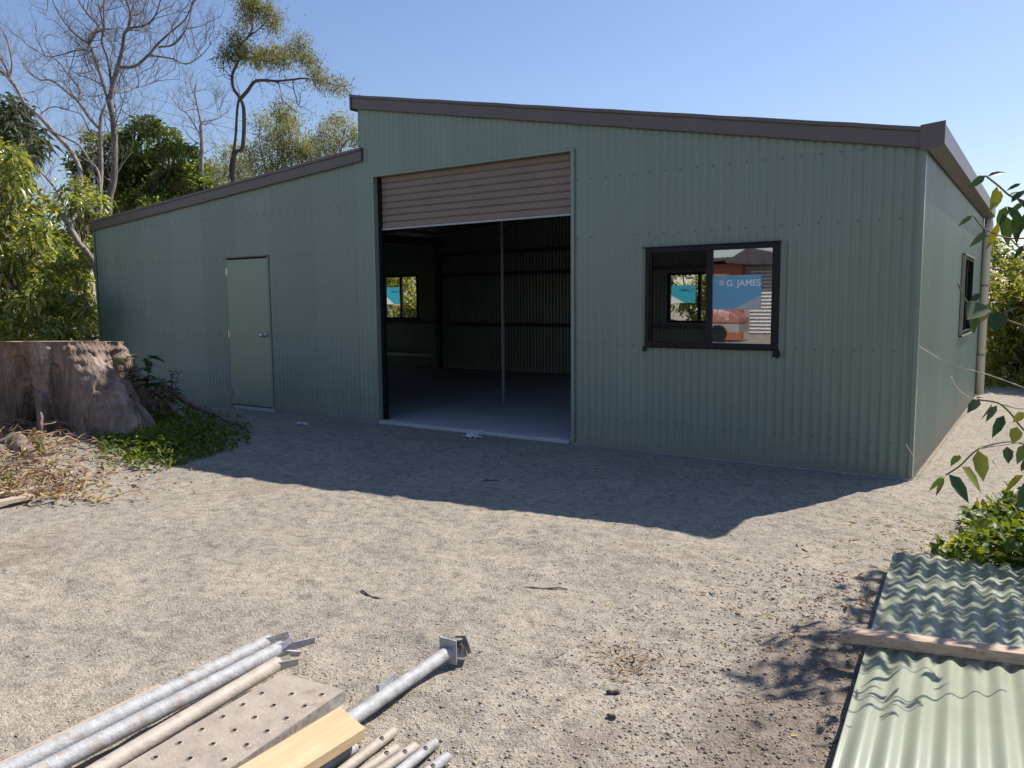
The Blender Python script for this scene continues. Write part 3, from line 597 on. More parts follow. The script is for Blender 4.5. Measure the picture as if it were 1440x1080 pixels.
# side window
mb = MB(); ya, yb, za, zb = 3.42, 4.66, 1.017, 1.918
mb.box(-0.03, 0.035, ya-0.004, ya+0.035, za, zb); mb.box(-0.03, 0.035, yb-0.035, yb+0.004, za, zb)
mb.box(-0.031, 0.036, ya-0.006, yb+0.006, zb-0.035, zb+0.004); mb.box(-0.031, 0.036, ya-0.006, yb+0.006, za-0.004, za+0.035)
sw = mb.build('window', 'black', shed)
mb = MB(); mb.box(-0.015, 0.02, 4.01, 4.06, za+0.035, zb-0.035); mb.build('sash', 'black', sw)
for a_, b2_ in ((ya+0.035, 4.01), (4.06, yb-0.035)):
    mb = MB(); mb.add([(0.004, a_, za+0.035), (0.004, b2_, za+0.035), (0.004, b2_, zb-0.035), (0.004, a_, zb-0.035)], [(0, 1, 2, 3)]); mb.build('pane', 'glass2', sw)
mb = MB(); mb.box(0.010, 0.045, ya-0.02, ya-0.007, za-0.02, zb+0.02); mb.box(0.010, 0.045, ya-0.02, yb+0.02, za-0.022, za-0.007); mb.box(0.010, 0.045, ya-0.02, yb+0.02, zb+0.006, zb+0.022); mb.build('window_flashing', 'pipe', sw)
# rows of screw heads along the girt lines
mb = MB()
for z in (0.28, 1.02, 2.06, 2.62):
    for x in np.arange(W0+0.12, -0.05, 0.152):
        if RD[0]-0.02 < x < RD[1]+0.02 or PD[0]-0.02 < x < PD[1]+0.02 and z < 2.1 or (WD[0] < x < WD[1] and z > 0.99 and z < 1.95) or z > top_front(x)-0.08: continue
        x = round(x/0.076)*0.076; mb.tube([(x, -0.0075, z), (x, -0.0135, z)], 0.0075, 6)
tag(mb.build('screw_heads', 'steel_dark', shed), kind='stuff')

# ================================================================== STUMP
st = empty('tree_stump', (STX, STY, 0), 'huge sawn-off tree stump with flaring buttress roots left of the shed', 'stump')
na, nz = 540, 130; H = 1.06; GA = math.atan2(RT[1], RT[0])      # angle of the view's right-hand direction
lob = [(-27, 1.78, 17), (-44, 1.16, 13), (-66, 1.00, 6.5), (-118, 1.50, 12), (-160, 1.35, 13), (160, 1.4, 14), (115, 1.3, 14), (70, 1.5, 14), (28, 1.3, 12)]
V = []
for iz in range(nz+1):
    zz = iz/nz; z = -0.12+(H+0.12)*zz; zr = max(0, min(1, z/H))
    for ia in range(na):
        a_ = 360*ia/na; r0 = 0.30+0.30*zr**0.7+0.02*math.sin(math.radians(a_*3+40)); r = r0
        for (la, R, wd) in lob:
            da = (a_-la+180) % 360-180
            k = math.exp(-abs(da/(wd*(1.0+1.1*zr)))**1.5)
            if R > 1.1: r = max(r, r0+(R-r0)*k*(1-zr)**1.05+0.10*k*min(1, zr*2))
            else: r = max(r, r0+(R-r0)*k*max(0, 1-(zr*1.75)**2)**0.5)
        for (ca, cw_, cd_) in ((-92, 15, 0.52), (-140, 12, 0.3), (-53, 6, 0.30), (5, 12, 0.25)):
            da = (a_-ca+180) % 360-180; r -= cd_*math.exp(-(da/cw_)**2)*max(0, 1-(zr*0.95)**2.2)*(0.75+0.25*math.sin(z*5+ca))
        r = max(0.10, r)
        A_ = math.radians(a_)+GA; p = Vector((math.cos(A_)*r, math.sin(A_)*r, z))
        nn = mn.fractal(Vector((p.x*2.2, p.y*2.2, p.z*1.3)), 0.8, 2.0, 5)
        crack = abs(mn.noise(Vector((p.x*1.7+9, p.y*1.7, p.z*4.0))))
        r += 0.060*nn+0.020*mn.noise(Vector((math.cos(A_)*7, math.sin(A_)*7, z*0.9)))+0.016*mn.noise(Vector((math.cos(A_)*22, math.sin(A_)*22, z*2.2)))+0.010*mn.noise(Vector((math.cos(A_)*9, math.sin(A_)*9, z*16)))+0.010*mn.noise(Vector((p.x*24, p.y*24, z*24)))+0.005*math.sin(z*60+3*mn.noise(Vector((p.x*2, p.y*2, 3))))*(0.5+zr)-0.018*max(0, 0.05-crack)/0.05
        V.append((STX+math.cos(A_)*r, STY+math.sin(A_)*r, z-zr*0.055*math.sin(math.radians(a_))*r+zr*0.006*mn.noise(p*6)))
F = [(i*na+j, i*na+(j+1) % na, (i+1)*na+(j+1) % na, (i+1)*na+j) for i in range(nz) for j in range(na)]
mb = MB(); mb.add(V, F); mb.build('trunk', 'stump', st, smooth=True)
M['cut'] = painted('sawn_wood', (0.42, 0.33, 0.24), 0.8, 0.2, 6, 0.3, 30)
top = V[nz*na:]; mb = MB(); mb.add(top+[(STX, STY, H+0.01)], [(j, (j+1) % na, na) for j in range(na)]); mb.build('sawn_top', 'cut', st)
def root(pts, r0, r1, name='root', m='stump', n=10):
    mb = MB(); P = smooth_path([(x, y, z) for x, y, z in pts], 5)
    k = len(P); mb.tube([p+rng.normal(size=3)*0.006 for p in P], [(r0+(r1-r0)*i/(k-1))*(1+0.12*math.sin(i*1.7)) for i in range(k)], n); return mb.build(name, m, st, smooth=True)
cr_ = lambda r_, f_, z: (STX+RT[0]*r_-math.sin(y_)*0-f_*FW[0]/np.hypot(FW[0], FW[1]), STY+RT[1]*r_-f_*FW[1]/np.hypot(FW[0], FW[1]), z)   # right, towards viewer
if False: root([cr_(0.60, 0.05, 0.93), cr_(0.95, -0.15, 0.80), cr_(1.25, -0.2, 0.50), cr_(1.6, -0.2, 0.25), cr_(2.0, -0.15, 0.10)], 0.10, 0.05)
root([cr_(0.9, 0.2, 0.62), cr_(1.05, 0.35, 0.45), cr_(1.3, 0.5, 0.22), cr_(1.45, 0.62, 0.04)], 0.07, 0.045)
root([cr_(0.60, 0.95, 0.45), cr_(0.57, 1.0, 0.22), cr_(0.55, 1.02, 0.0)], 0.028, 0.022, m='twig_pale') if False else None
root([cr_(1.0, -0.45, 0.55), cr_(1.3, -0.4, 0.36), cr_(1.7, -0.3, 0.20), cr_(2.0, -0.2, 0.10)], 0.045, 0.02)
root([cr_(1.0, -0.3, 0.50), cr_(1.3, -0.1, 0.30), cr_(1.6, 0.1, 0.12)], 0.045, 0.02)
root([cr_(0.15, 0.9, 0.14), cr_(0.42, 1.2, 0.13), cr_(0.7, 1.5, 0.06), cr_(0.9, 1.7, -0.03)], 0.10, 0.045)
root([cr_(-0.1, 1.3, 0.16), cr_(0.2, 1.4, 0.20), cr_(0.5, 1.35, 0.30)], 0.012, 0.008, 'root', 'twig_pale')

# ------------------------------------------------------------------ dry vines, weeds
def G3(u, v):
    d = FW+RT2*(u-720)/FPX+UP2*(540-v)/FPX; t = -CAM[2]/d[2]; p = CAM+d*t; return p
mb = MB(); mleaf = []
for i in range(400):
    u = rng.normal(20, 65); v = rng.uniform(640, 705) if rng.random() < 0.7 else rng.uniform(600, 650)
    p = G3(u, v); p[2] = float(gheight(p[0], p[1]))+rng.uniform(0.0, 0.10)
    a_ = rng.random()*2*PI; L = rng.uniform(0.08, 0.38); d = np.array([math.cos(a_), math.sin(a_), rng.normal()*0.18])
    pts = [p]; 
    for k in range(5):
        d = unit(d+rng.normal(size=3)*0.35); q = pts[-1]+d*L/5; q[2] = min(max(q[2], float(gheight(q[0], q[1]))+0.004), float(gheight(q[0], q[1]))+0.13); pts.append(q)
    mb.tube(pts, rng.uniform(0.0018, 0.006), 4)
tag(mb.build('dry_vine_litter', 'straw'), kind='stuff')
n = 1500; U = rng.normal(40, 75, n); Vv = rng.uniform(620, 712, n); B = np.array([G3(a_, b3) for a_, b3 in zip(U, Vv)]); B[:, 2] = gheight(B[:, 0], B[:, 1])+rng.uniform(0.005, 0.07, n)
tag(leaves('dead_leaf_litter', B, rng.normal(size=(n, 3))*[1, 1, .35], rng.normal(size=(n, 3))*0.5+[0, 0, 1], rng.uniform(.03, .09, n), rng.uniform(.012, .03, n), 0.1, 'deadleaf'), kind='stuff')
# low weeds round the stump's right flank
n = 9000; U = 235+rng.normal(0, 55, n); Vv = np.clip(628+rng.normal(0, 20, n), 575, 672)
ok = (U > 130) & (U < 352) & (Vv < 668-(np.maximum(0, U-230))*0.30) & (Vv > 570+np.maximum(0, U-250)*0.22); U, Vv = U[ok], Vv[ok]; n = len(U)
B = np.array([G3(a_, b3) for a_, b3 in zip(U, Vv)]); B[:, 2] = gheight(B[:, 0], B[:, 1])+rng.random(n)**1.6*(0.04+0.13*np.exp(-((U-240)/60)**2))*(0.6+1.2*np.clip(fbm(B[:, 0], B[:, 1], 2.5, 3, 77)+0.3, 0, 1))
tag(leaves('ground_weeds', B, rng.normal(size=(n, 3))+[0, 0, .5], rng.normal(size=(n, 3))*0.6+[0, 0, 1], rng.uniform(.035, .10, n), rng.uniform(.010, .028, n), 0.3, 'leaf_weed'), kind='stuff')
def sprout(name, base, h, nst, L, m, label, cat='plant', spread=0.25, per=9, group=None, W=0.32):
    e = empty(name, tuple(base), label, cat, group); mb = MB(); B, Dd = [], []
    for i in range(nst):
        a_ = rng.random()*2*PI; tip = np.array(base)+[math.cos(a_)*spread*rng.uniform(.3, 1), math.sin(a_)*spread*rng.uniform(.3, 1), h*rng.uniform(.6, 1)]
        P = wander(base, tip, 6, 0.08); limb(mb, P, 0.007, 0.003, 5)
        for k in range(per):
            t = rng.uniform(0.35, 1.0); q = P[min(6, int(t*6))]; B.append(q+rng.normal(size=3)*0.01); Dd.append(np.array([math.cos(k*2.4), math.sin(k*2.4), 0.35])+rng.normal(size=3)*0.3)
    mb.build('stem', 'stem', e)
    n = len(B); leaves('foliage', np.array(B), np.array(Dd), rng.normal(size=(n, 3))*0.3+[0, 0, 1], rng.uniform(.6, 1.1, n)*L, rng.uniform(.6, 1.1, n)*L*W, 0.35, m, e)
    return e
M['leaf_sprout'] = leafmat('dark_sprout_leaf', (0.02, 0.05, 0.012), (0.05, 0.10, 0.02), 0.3, 0.4)
p = G3(238, 583)
sprout('shrub', at(200, 560, 8.3), 0.52, 5, 0.20, 'leaf_sprout', 'small dark palm-leaved shrub sprouting beside the stump top', 'shrub', 0.16, 11)
sprout('shrub', at(235, 580, 8.6), 0.50, 9, 0.13, 'leaf_sprout', 'dark leafy shrub between stump roots and the shed wall', 'shrub', 0.32, 9)
sprout('weed', at(62, 640, 6.9), 0.22, 4, 0.09, 'leaf_hedge', 'small yellow-green weed in the hollow of the stump', 'weed', 0.10, 6)
p = G3(2, 690); p[2] = 0
sprout('weed', p, 0.20, 4, 0.10, 'leaf_hedge', 'yellow-green weed among dry vines at the left edge', 'weed', 0.12, 5)
for i, (ua, va, ub, vb, lb) in enumerate([(-60, 712, 48, 697, 'upper pale split board lying by the dry vines'), (-60, 728, 46, 706, 'lower pale split board lying on the gravel edge')]):
    A_, B_ = G3(ua, va), G3(ub, vb); d = unit(B_-A_); s = np.cross(d, (0, 0, 1.))*0.045; z0 = 0.03+0.0*i
    q = [A_-s, B_-s, B_+s, A_+s]; mb = MB(); mb.hexa([(x[0], x[1], z0) for x in q]+[(x[0], x[1], z0+0.03) for x in q])
    tag(mb.build('timber_board', 'board', bevel=0.002), lb, 'board', 'pale boards by the stump')

# ================================================================== FOREGROUND PILE
def zt(x, y): return float(gheight(x, y))
def scaffold(a, b_, r, m, label, tabs, group='long scaffold tubes in the pile'):
    a = np.array(a, float); b_ = np.array(b_, float)
    e = empty('scaffold_tube', tuple(b_), label, 'tube', group)
    mb = MB(); mb.pipe(a, b_, r, r-0.004, 24); mb.build('pipe', m, e, smooth=False)
    d = unit(b_-a); s = unit(np.cross(d, (0, 0, 1.))); u_ = np.cross(s, d)
    for (al, ang, ln, wd, th) in tabs:      # wedge tabs: distance back from the end, roll angle, length, width, thickness
        c = b_-d*al; o = s*math.cos(ang)+u_*math.sin(ang); q = np.cross(d, o)
        f_ = unit(o*0.55+d*0.9)
        p0 = c+o*r*0.7; p1 = p0+f_*ln; hw = q*wd/2; ht = np.cross(f_, q)*th
        mb = MB(); mb.hexa([p0-hw-ht, p1-hw*0.7-ht, p1+hw*0.7-ht, p0+hw-ht, p0-hw+ht, p1-hw*0.7+ht, p1+hw*0.7+ht, p0+hw+ht]); mb.build('wedge_tab', m, e, bevel=0.001)
    return e
scaffold((-1.52, -7.3, 0.062), (-1.725, -4.90, 0.060), 0.0285, 'tube', 'grey scaffold tube farthest left in the pile', [(0.03, 0.35, 0.09, 0.04, 0.003), (0.01, -0.2, 0.07, 0.045, 0.003), (0.16, 3.4, 0.09, 0.03, 0.003)])
scaffold((-1.42, -7.3, 0.066), (-1.625, -4.92, 0.064), 0.0285, 'tube', 'blue-grey scaffold tube in the middle of the three', [(0.0, 0.1, 0.12, 0.035, 0.003), (0.03, 0.7, 0.06, 0.03, 0.003), (0.02, -0.6, 0.08, 0.04, 0.003)])
scaffold((-1.14, -7.0, 0.110), (-1.505, -5.04, 0.075), 0.0280, 'tube_dirty', 'mud-stained tan scaffold tube beside the perforated plank', [(0.02, 0.0, 0.08, 0.035, 0.003), (0.0, 0.5, 0.04, 0.03, 0.003)])
# grey strip, far left under the tubes
mb = MB(); mb.hexa([(-1.60, -7.2, 0.012), (-1.785, -5.35, 0.012), (-1.735, -5.35, 0.012), (-1.55, -7.2, 0.012), (-1.60, -7.2, 0.05), (-1.785, -5.35, 0.05), (-1.735, -5.35, 0.05), (-1.55, -7.2, 0.05)])
tag(mb.build('steel_angle', 'board', bevel=0.002), 'flat tan steel strip lying left of the scaffold tubes', 'strip')

# perforated steel plank
A_ = np.array([-1.105, -5.075]); dirp = unit(np.array([-1.04, -5.59])-A_); nrm2 = np.array([dirp[1], -dirp[0]])   # to the left seen from the camera
nrm2 = -nrm2 if (nrm2 @ np.array([-1, 0])) < 0 else nrm2
pw, zt_ = 0.290, 0.098
pl = empty('scaffold_plank', (A_[0], A_[1], 0.0), 'tan perforated steel scaffold plank with rows of drainage holes', 'plank')
Lp = 2.2; cell = 0.086; ncol = 3; cw = pw/ncol
V = []; Fq = []
def pp(sv, lv, z): q = A_+nrm2*sv+dirp*lv; return (q[0], q[1], z)
rings = []
mb = MB(); rim = MB()
for c in range(ncol):
    off = 0.042*c
    nrow = int(Lp/cell)
    ls = [0.0]+([off+0.02] if True else [])
    mb.add([pp(c*cw, 0, zt_), pp((c+1)*cw, 0, zt_), pp((c+1)*cw, off+0.02, zt_), pp(c*cw, off+0.02, zt_)], [(0, 1, 2, 3)])
    for r_i in range(nrow-2):
        l0 = off+0.02+r_i*cell; l1 = l0+cell; cs = (c+0.5)*cw; cl = (l0+l1)/2
        m_ = 16; ring = [pp(cs+0.0088*math.cos(2*PI*k/m_), cl+0.0088*math.sin(2*PI*k/m_), zt_+0.0025) for k in range(m_)]
        ring2 = [pp(cs+0.0125*math.cos(2*PI*k/m_), cl+0.0125*math.sin(2*PI*k/m_), zt_) for k in range(m_)]
        ring3 = [pp(cs+0.0085*math.cos(2*PI*k/m_), cl+0.0085*math.sin(2*PI*k/m_), zt_-0.008) for k in range(m_)]
        sq = []
        for k in range(m_):
            ca, sa = math.cos(2*PI*k/m_), math.sin(2*PI*k/m_); t = 1/max(abs(ca), abs(sa)); sq.append(pp(cs+ca*t*cw/2, cl+sa*t*cell/2, zt_))
        mb.add(sq+ring2+ring+ring3, [(k, (k+1) % m_, m_+(k+1) % m_, m_+k) for k in range(m_)]+[(m_+k, m_+(k+1) % m_, 2*m_+(k+1) % m_, 2*m_+k) for k in range(m_)]+[(2*m_+k, 2*m_+(k+1) % m_, 3*m_+(k+1) % m_, 3*m_+k) for k in range(m_)])
mb.build('deck', 'deck', pl)
mb = MB()
mb.hexa([pp(0, 0.0, 0.045), pp(0, Lp, 0.045), pp(0.004, Lp, 0.045), pp(0.004, 0.0, 0.045), pp(0, 0.0, zt_-0.001), pp(0, Lp, zt_-0.001), pp(0.004, Lp, zt_-0.001), pp(0.004, 0.0, zt_-0.001)])
mb.hexa([pp(pw-0.004, 0.0, 0.045), pp(pw-0.004, Lp, 0.045), pp(pw, Lp, 0.045), pp(pw, 0.0, 0.045), pp(pw-0.004, 0.0, zt_-0.001), pp(pw-0.004, Lp, zt_-0.001), pp(pw, Lp, zt_-0.001), pp(pw, 0.0, zt_-0.001)])
mb.hexa([pp(0.005, 0.001, 0.045), pp(pw-0.005, 0.001, 0.045), pp(pw-0.005, 0.004, 0.045), pp(0.005, 0.004, 0.045), pp(0.005, 0.001, zt_-0.001), pp(pw-0.005, 0.001, zt_-0.001), pp(pw-0.005, 0.004, zt_-0.001), pp(0.005, 0.004, zt_-0.001)])
mb.build('side_channel', 'deckside', pl)
mb = MB(); mb.hexa([pp(0.0, 0.0, 0.040), pp(0.0, Lp, 0.040), pp(pw, Lp, 0.040), pp(pw, 0, 0.040), pp(0.0, 0.0, 0.044), pp(0.0, Lp, 0.044), pp(pw, Lp, 0.044), pp(pw, 0, 0.044)]); mb.build('underside', 'rust', pl)
mb = MB(); mb.box(-1.12, -0.98, -5.32, -5.24, 0.0, 0.04)
mb2 = MB(); q0 = pp(-0.028, 0.02, 0.05); mb2.hexa([pp(-0.003, 0.0, 0.05), pp(-0.04, 0.03, 0.05), pp(-0.04, 0.06, 0.05), pp(-0.003, 0.06, 0.05), pp(-0.003, 0.0, 0.056), pp(-0.04, 0.03, 0.056), pp(-0.04, 0.06, 0.056), pp(-0.003, 0.06, 0.056)]); mb2.build('end_hook', 'deckside', pl)
tag(mb.build('timber_packer', 'batten', bevel=0.002), 'short timber packer under the perforated plank', 'packer')

# pale timber
z0, z1 = 0.064, 0.100
mb = MB(); q = [(-1.035, -5.165), (-0.868, -5.215), (-0.860, -7.0), (-0.985, -7.0)]
mb.hexa([(x, y, z0) for x, y in q][::-1]+[(x, y, z1) for x, y in q][::-1])
tag(mb.build('timber_plank', 'pine', bevel=0.003), 'pale yellow sawn pine plank lying on the steel tubes', 'plank')
# lone brace tube with a cup and wedge head
b0 = np.array([-0.96, -5.9, 0.036]); b1_ = np.array([-1.065, -4.55, 0.045])
br = empty('scaffold_brace', tuple(b1_), 'lone grey scaffold tube ending in a cast coupler head', 'tube')
mb = MB(); mb.pipe(b0, b1_, 0.0255, 0.021, 24); mb.build('pipe', 'tube', br)
d = unit(b1_-b0); s = unit(np.cross(d, (0, 0, 1.))); u_ = np.cross(s, d)
def bx(c, ax, ay, az, hx, hy, hz):
    return [c+ax*i*hx+ay*j*hy+az*k*hz for k in (-1, 1) for (i, j) in ((-1, -1), (1, -1), (1, 1), (-1, 1))]
mb = MB()
ax_ = unit(np.array([0.72, -0.45, 0.53])); e1 = unit(np.cross(ax_, np.array([0, 0, 1.0]))); e2 = np.cross(e1, ax_); hc = b1_+d*0.045+s*0.02
mb.hexa(bx(b1_-d*0.004+u_*0.005, s, d, u_, 0.040, 0.003, 0.050))
ring = [(-0.040, -0.026), (-0.030, 0.042), (0.012, 0.048), (0.044, 0.020), (0.040, -0.030), (0.005, -0.046)]
for i_ in range(5):
    (p1x, p1y), (p2x, p2y) = ring[i_], ring[i_+1]; c_ = hc+e1*(p1x+p2x)/2+e2*(p1y+p2y)/2; tv = e1*(p2x-p1x)+e2*(p2y-p1y); hl = np.linalg.norm(tv)/2; tv = unit(tv)
    mb.hexa(bx(c_, tv, np.cross(ax_, tv), ax_, hl+0.001, 0.0022, 0.024))
mb.hexa(bx(hc-ax_*0.024, e1, e2, ax_, 0.034, 0.034, 0.002))
mb.build('coupler', 'tube', br, bevel=0.0008)
mb = MB(); mb.tube([hc-ax_*0.02+e2*0.02, hc+e2*0.012, hc+ax_*0.018-e1*0.008, hc+ax_*0.022-e2*0.022+e1*0.006], [0.010, 0.011, 0.010, 0.006], 10); mb.build('hook_bolt', 'rust', br)
for (al, sd_, hh) in ((0.36, -1, 0.05),):
    c = b1_-d*al; mb = MB(); o = s*(-sd_)*-1*sd_ if False else (-s if sd_ < 0 else s)
    mb.hexa([c+o*0.02-d*0.05-u_*0.003, c+o*0.06-d*0.02-u_*0.003, c+o*0.06+d*0.03-u_*0.003, c+o*0.02+d*0.05-u_*0.003, c+o*0.02-d*0.05+u_*hh*0.8, c+o*0.06-d*0.02+u_*hh*0.3, c+o*0.06+d*0.03+u_*hh*0.3, c+o*0.02+d*0.05+u_*hh*0.8]); mb.build('wedge_lug', 'tube', br, bevel=0.001)
# short tubes
short = [((-0.935, -5.80), (-0.915, -5.215), 0.0175, 'leftmost short steel tube, tight beside the pine plank', 'tube', []),
         ((-0.815, -5.80), (-0.880, -5.075), 0.0170, 'longest short steel tube, dirty, with a hole near its end', 'tube_dirty', [0.07]),
         ((-0.80, -5.80), (-0.800, -5.150), 0.0165, 'muddy short tube with one small hole, third from the plank', 'tube_dirty', [0.05]),
         ((-0.755, -5.80), (-0.755, -5.110), 0.0170, 'short tube with a big dark hole, middle of the short tubes', 'tube_dirty', [0.055]),
         ((-0.67, -5.80), (-0.722, -5.050), 0.0165, 'short grey tube with a hole, second from the right', 'tube', [0.06]),
         ((-0.62, -5.80), (-0.640, -5.090), 0.0165, 'rightmost short steel tube of the pile', 'tube', [0.08])]
for (a_, b2_, r, lb, mm_, hs) in short:
    z = 0.022+max(zt(*a_), zt(*b2_)); e = empty('steel_tube', (b2_[0], b2_[1], z), lb, 'tube', 'short steel tubes in the pile')
    mb = MB(); A3, B3 = np.array([*a_, z]), np.array([*b2_, z]); mb.pipe(A3, B3, r, r-0.003, 20); mb.build('pipe', mm_, e)
    d = unit(B3-A3)
    for h in hs:
        # drilled pin hole: shade inside it painted as a black disc on the tube
        s_ = unit(np.cross(d, (0, 0, 1.))); o = unit(np.array([0, 0, 1.0])*0.9+s_*0.45); c = B3-d*h+o*(r-0.001); q = np.cross(o, d); mb = MB(); n_ = 14
        mb.add([c+(d*math.cos(2*PI*k/n_)*1.15+q*math.sin(2*PI*k/n_))*0.0075+o*(0.0022-0.0017*math.sin(2*PI*k/n_)**2) for k in range(n_)]+[c+o*0.0021], [(k, (k+1) % n_, n_) for k in range(n_)]); mb.build('painted_pin_hole', 'black', e)

# ================================================================== ROOF SHEETS
SHZ = 0.075
for i, (dx, dy, dz, lb) in enumerate([(0.0, 0.0, 0.052, 'topmost pale green corrugated sheet of the stack, under the batten'),
                                      (0.006, 0.03, 0.034, 'second corrugated sheet down, its end just showing past the top one'),
                                      (-0.006, -0.02, 0.016, 'third corrugated sheet down in the pale green stack'),
                                      (0.010, 0.012, -0.002, 'lowest corrugated sheet of the stack, nearest the gravel')]):
    A2 = np.array([0.235+dx, -2.41+dy]); dd = unit(np.array([0.405, -4.64])-np.array([0.235, -2.41])); ss_ = np.array([-dd[1], dd[0]])
    ss_ = ss_ if ss_[0] > 0 else -ss_
    mb = corrugated(0.0, 0.84, lambda s: 4.2, lambda s, z, o: (A2[0]+ss_[0]*s+dd[0]*z, A2[1]+ss_[1]*s+dd[1]*z, 0.05+dz+o), [], 0.0, pitch=0.076, amp=0.0085, per=12, phase=0.02)
    o = mb.build('corrugated_sheet', 'sheet', smooth=True); tag(o, lb, 'roof sheet', 'stacked corrugated sheets')
    sm = o.modifiers.new('s', 'SOLIDIFY'); sm.thickness = 0.0012
mb = MB(); zb0 = 0.112; zb1 = 0.156
q = [(0.245, -3.775), (0.258, -3.705), (1.35, -3.420), (1.36, -3.490)]
mb.hexa([(x, y, zb0) for x, y in q][::-1]+[(x, y, zb1) for x, y in q][::-1])
tag(mb.build('timber_batten', 'batten', bevel=0.003), 'weathered timber batten laid across the corrugated sheets', 'batten')

# ================================================================== TREES
def bark_tree(name, label, cat, base, m_bark, limbs, twig_args=None, group=None):
    e = empty(name, tuple(base), label, cat, group); mb = MB(); tw = MB()
    for (pts, r0, r1) in limbs:
        P = smooth_path(pts, 4); limb(mb, P, r0, r1, 8)
        if twig_args:
            step, L, r, dep, upb = twig_args; n_ = len(P)
            for i in range(n_):
                if i < n_*0.25 and r0 > 0.06: continue
                for _ in range(step):
                    if rng.random() < 0.33:
                        d = unit(P[min(i+1, n_-1)]-P[max(i-1, 0)]); nn_ = unit(d*0.6+rng.normal(size=3)*0.8+np.array([0, 0, upb])); twigs(tw, P[i], nn_, L*rng.uniform(.5, 1.1), r, dep, upb)
    mb.build('trunk', m_bark, e, smooth=True)
    if tw.v: tw.build('branches', m_bark, e, smooth=True)
    return e
def px(pts, t, jit=0.35):
    k = len(pts); off = rng.normal()*jit; out = []
    for i, (u, v) in enumerate(pts): out.append(at(u, v, t+off*i/max(1, k-1)*2))
    return out
T = 17.0
gA = at(152, 320, T); gA = np.array([gA[0], gA[1], 0.0])
sc_ = T/FPX
limbsA = [([gA, at(152, 310, T), at(160, 250, T), at(160, 175, T), at(152, 138, T)], 0.085, 0.06)]
for pts, r0 in [([(152, 138), (145, 118), (135, 85), (126, 62), (127, 50), (138, 42), (138, 35), (125, 22), (110, 0), (100, -20), (90, -50)], .042),
                ([(155, 138), (158, 120), (165, 95), (172, 70), (175, 48), (180, 40), (184, 20), (178, 0), (175, -30)], .055),
                ([(126, 60), (135, 45), (146, 40), (146, 10), (150, -20), (152, -50)], .03),
                ([(157, 125), (152, 85), (143, 60), (145, 40), (140, 10)], .03),
                ([(168, 94), (190, 93), (208, 78), (222, 62), (240, 45), (262, 25), (275, -10)], .038),
                ([(222, 66), (245, 62), (262, 40), (270, 10), (280, -15)], .024),
                ([(208, 78), (240, 82), (262, 90), (283, 78), (298, 60)], .020),
                ([(158, 130), (175, 130), (190, 124), (210, 118), (245, 98)], .018),
                ([(180, 40), (205, 35), (218, 22), (226, 0), (235, -30)], .024),
                ([(184, 22), (198, 18), (206, 0), (212, -30)], .018),
                ([(146, 120), (125, 110), (110, 105), (95, 95)], .016),
                ([(126, 62), (108, 50), (90, 30), (78, 10), (68, -15)], .026),
                ([(124, 72), (110, 70), (90, 76), (68, 80), (52, 72)], .018),
                ([(158, 190), (166, 165), (172, 148), (176, 130)], .014)]:
    limbsA.append((px(pts, T), r0, r0*0.3))
bark_tree('bare_tree', 'tallest leafless tree with a mottled grey trunk and fan of bare limbs', 'tree', gA, 'bark_bare', limbsA, (1, 0.95, 0.011, 2, 0.35), 'leafless trees left of the shed')
T2 = 16.2; g2_ = at(140, 320, T2); g2_ = np.array([g2_[0], g2_[1], 0.0])
limbs2 = [([g2_, at(140, 310, T2), at(142, 240, T2), at(141, 190, T2), at(142, 165, T2), at(148, 148, T2)], 0.065, 0.025)]
for pts, r0 in [([(140, 192), (125, 182), (115, 162), (97, 155)], .022), ([(141, 182), (125, 165), (110, 143), (92, 128), (72, 113), (55, 112), (38, 98)], .032),
                ([(110, 143), (112, 125), (95, 105), (85, 90), (70, 75), (60, 50)], .020), ([(97, 155), (75, 150), (55, 160), (45, 155)], .014)]:
    limbs2.append((px(pts, T2), r0, r0*0.35))
bark_tree('bare_tree', 'slimmer leafless tree with a pale trunk close beside the tallest one', 'tree', g2_, 'bark_pale', limbs2, (1, 0.7, 0.009, 2, 0.3), 'leafless trees left of the shed')
T3 = 14.0; g3_ = at(150, 430, T3); g3_ = np.array([g3_[0], g3_[1], 0.0])
limbs3 = [([g3_, at(137, 385, T3), at(110, 341, T3), at(85, 297, T3), at(63, 278, T3), at(35, 252, T3), at(0, 232, T3)], 0.062, 0.04),
          ([at(98, 318, T3), at(113, 285, T3+.5), at(113, 242, T3+.9), at(100, 213, T3+1), at(81, 192, T3+1), at(56, 164, T3+1), at(35, 146, T3+1), at(25, 127, T3+1), at(14, 111, T3+1), at(-6, 95, T3+1)], 0.045, 0.03)]
for pts, r0 in [([(14, 108), (17, 92), (14, 72), (8, 50), (-5, 30)], .022), ([(14, 110), (6, 90), (-6, 75)], .03), ([(140, 270), (138, 242), (125, 225), (112, 205), (95, 195), (75, 186), (55, 178), (28, 172)], .028), ([(90, 290), (75, 262), (55, 240), (40, 225)], .02)]:
    limbs3.append((px(pts, T3+1, .2), r0, r0*0.4))
bark_tree('bare_tree', 'leaning leafless tree whose pale trunk slants left from the shed corner', 'tree', g3_, 'bark_pale', limbs3, (1, 0.55, 0.008, 2, 0.3), 'leafless trees left of the shed')
T4 = 19.0; g4_ = at(285, 330, T4); g4_ = np.array([g4_[0], g4_[1], 0.0])
limbs4 = [([g4_, at(284, 260, T4), at(284, 204, T4), at(282, 181, T4), at(284, 171, T4)], 0.06, 0.03)]
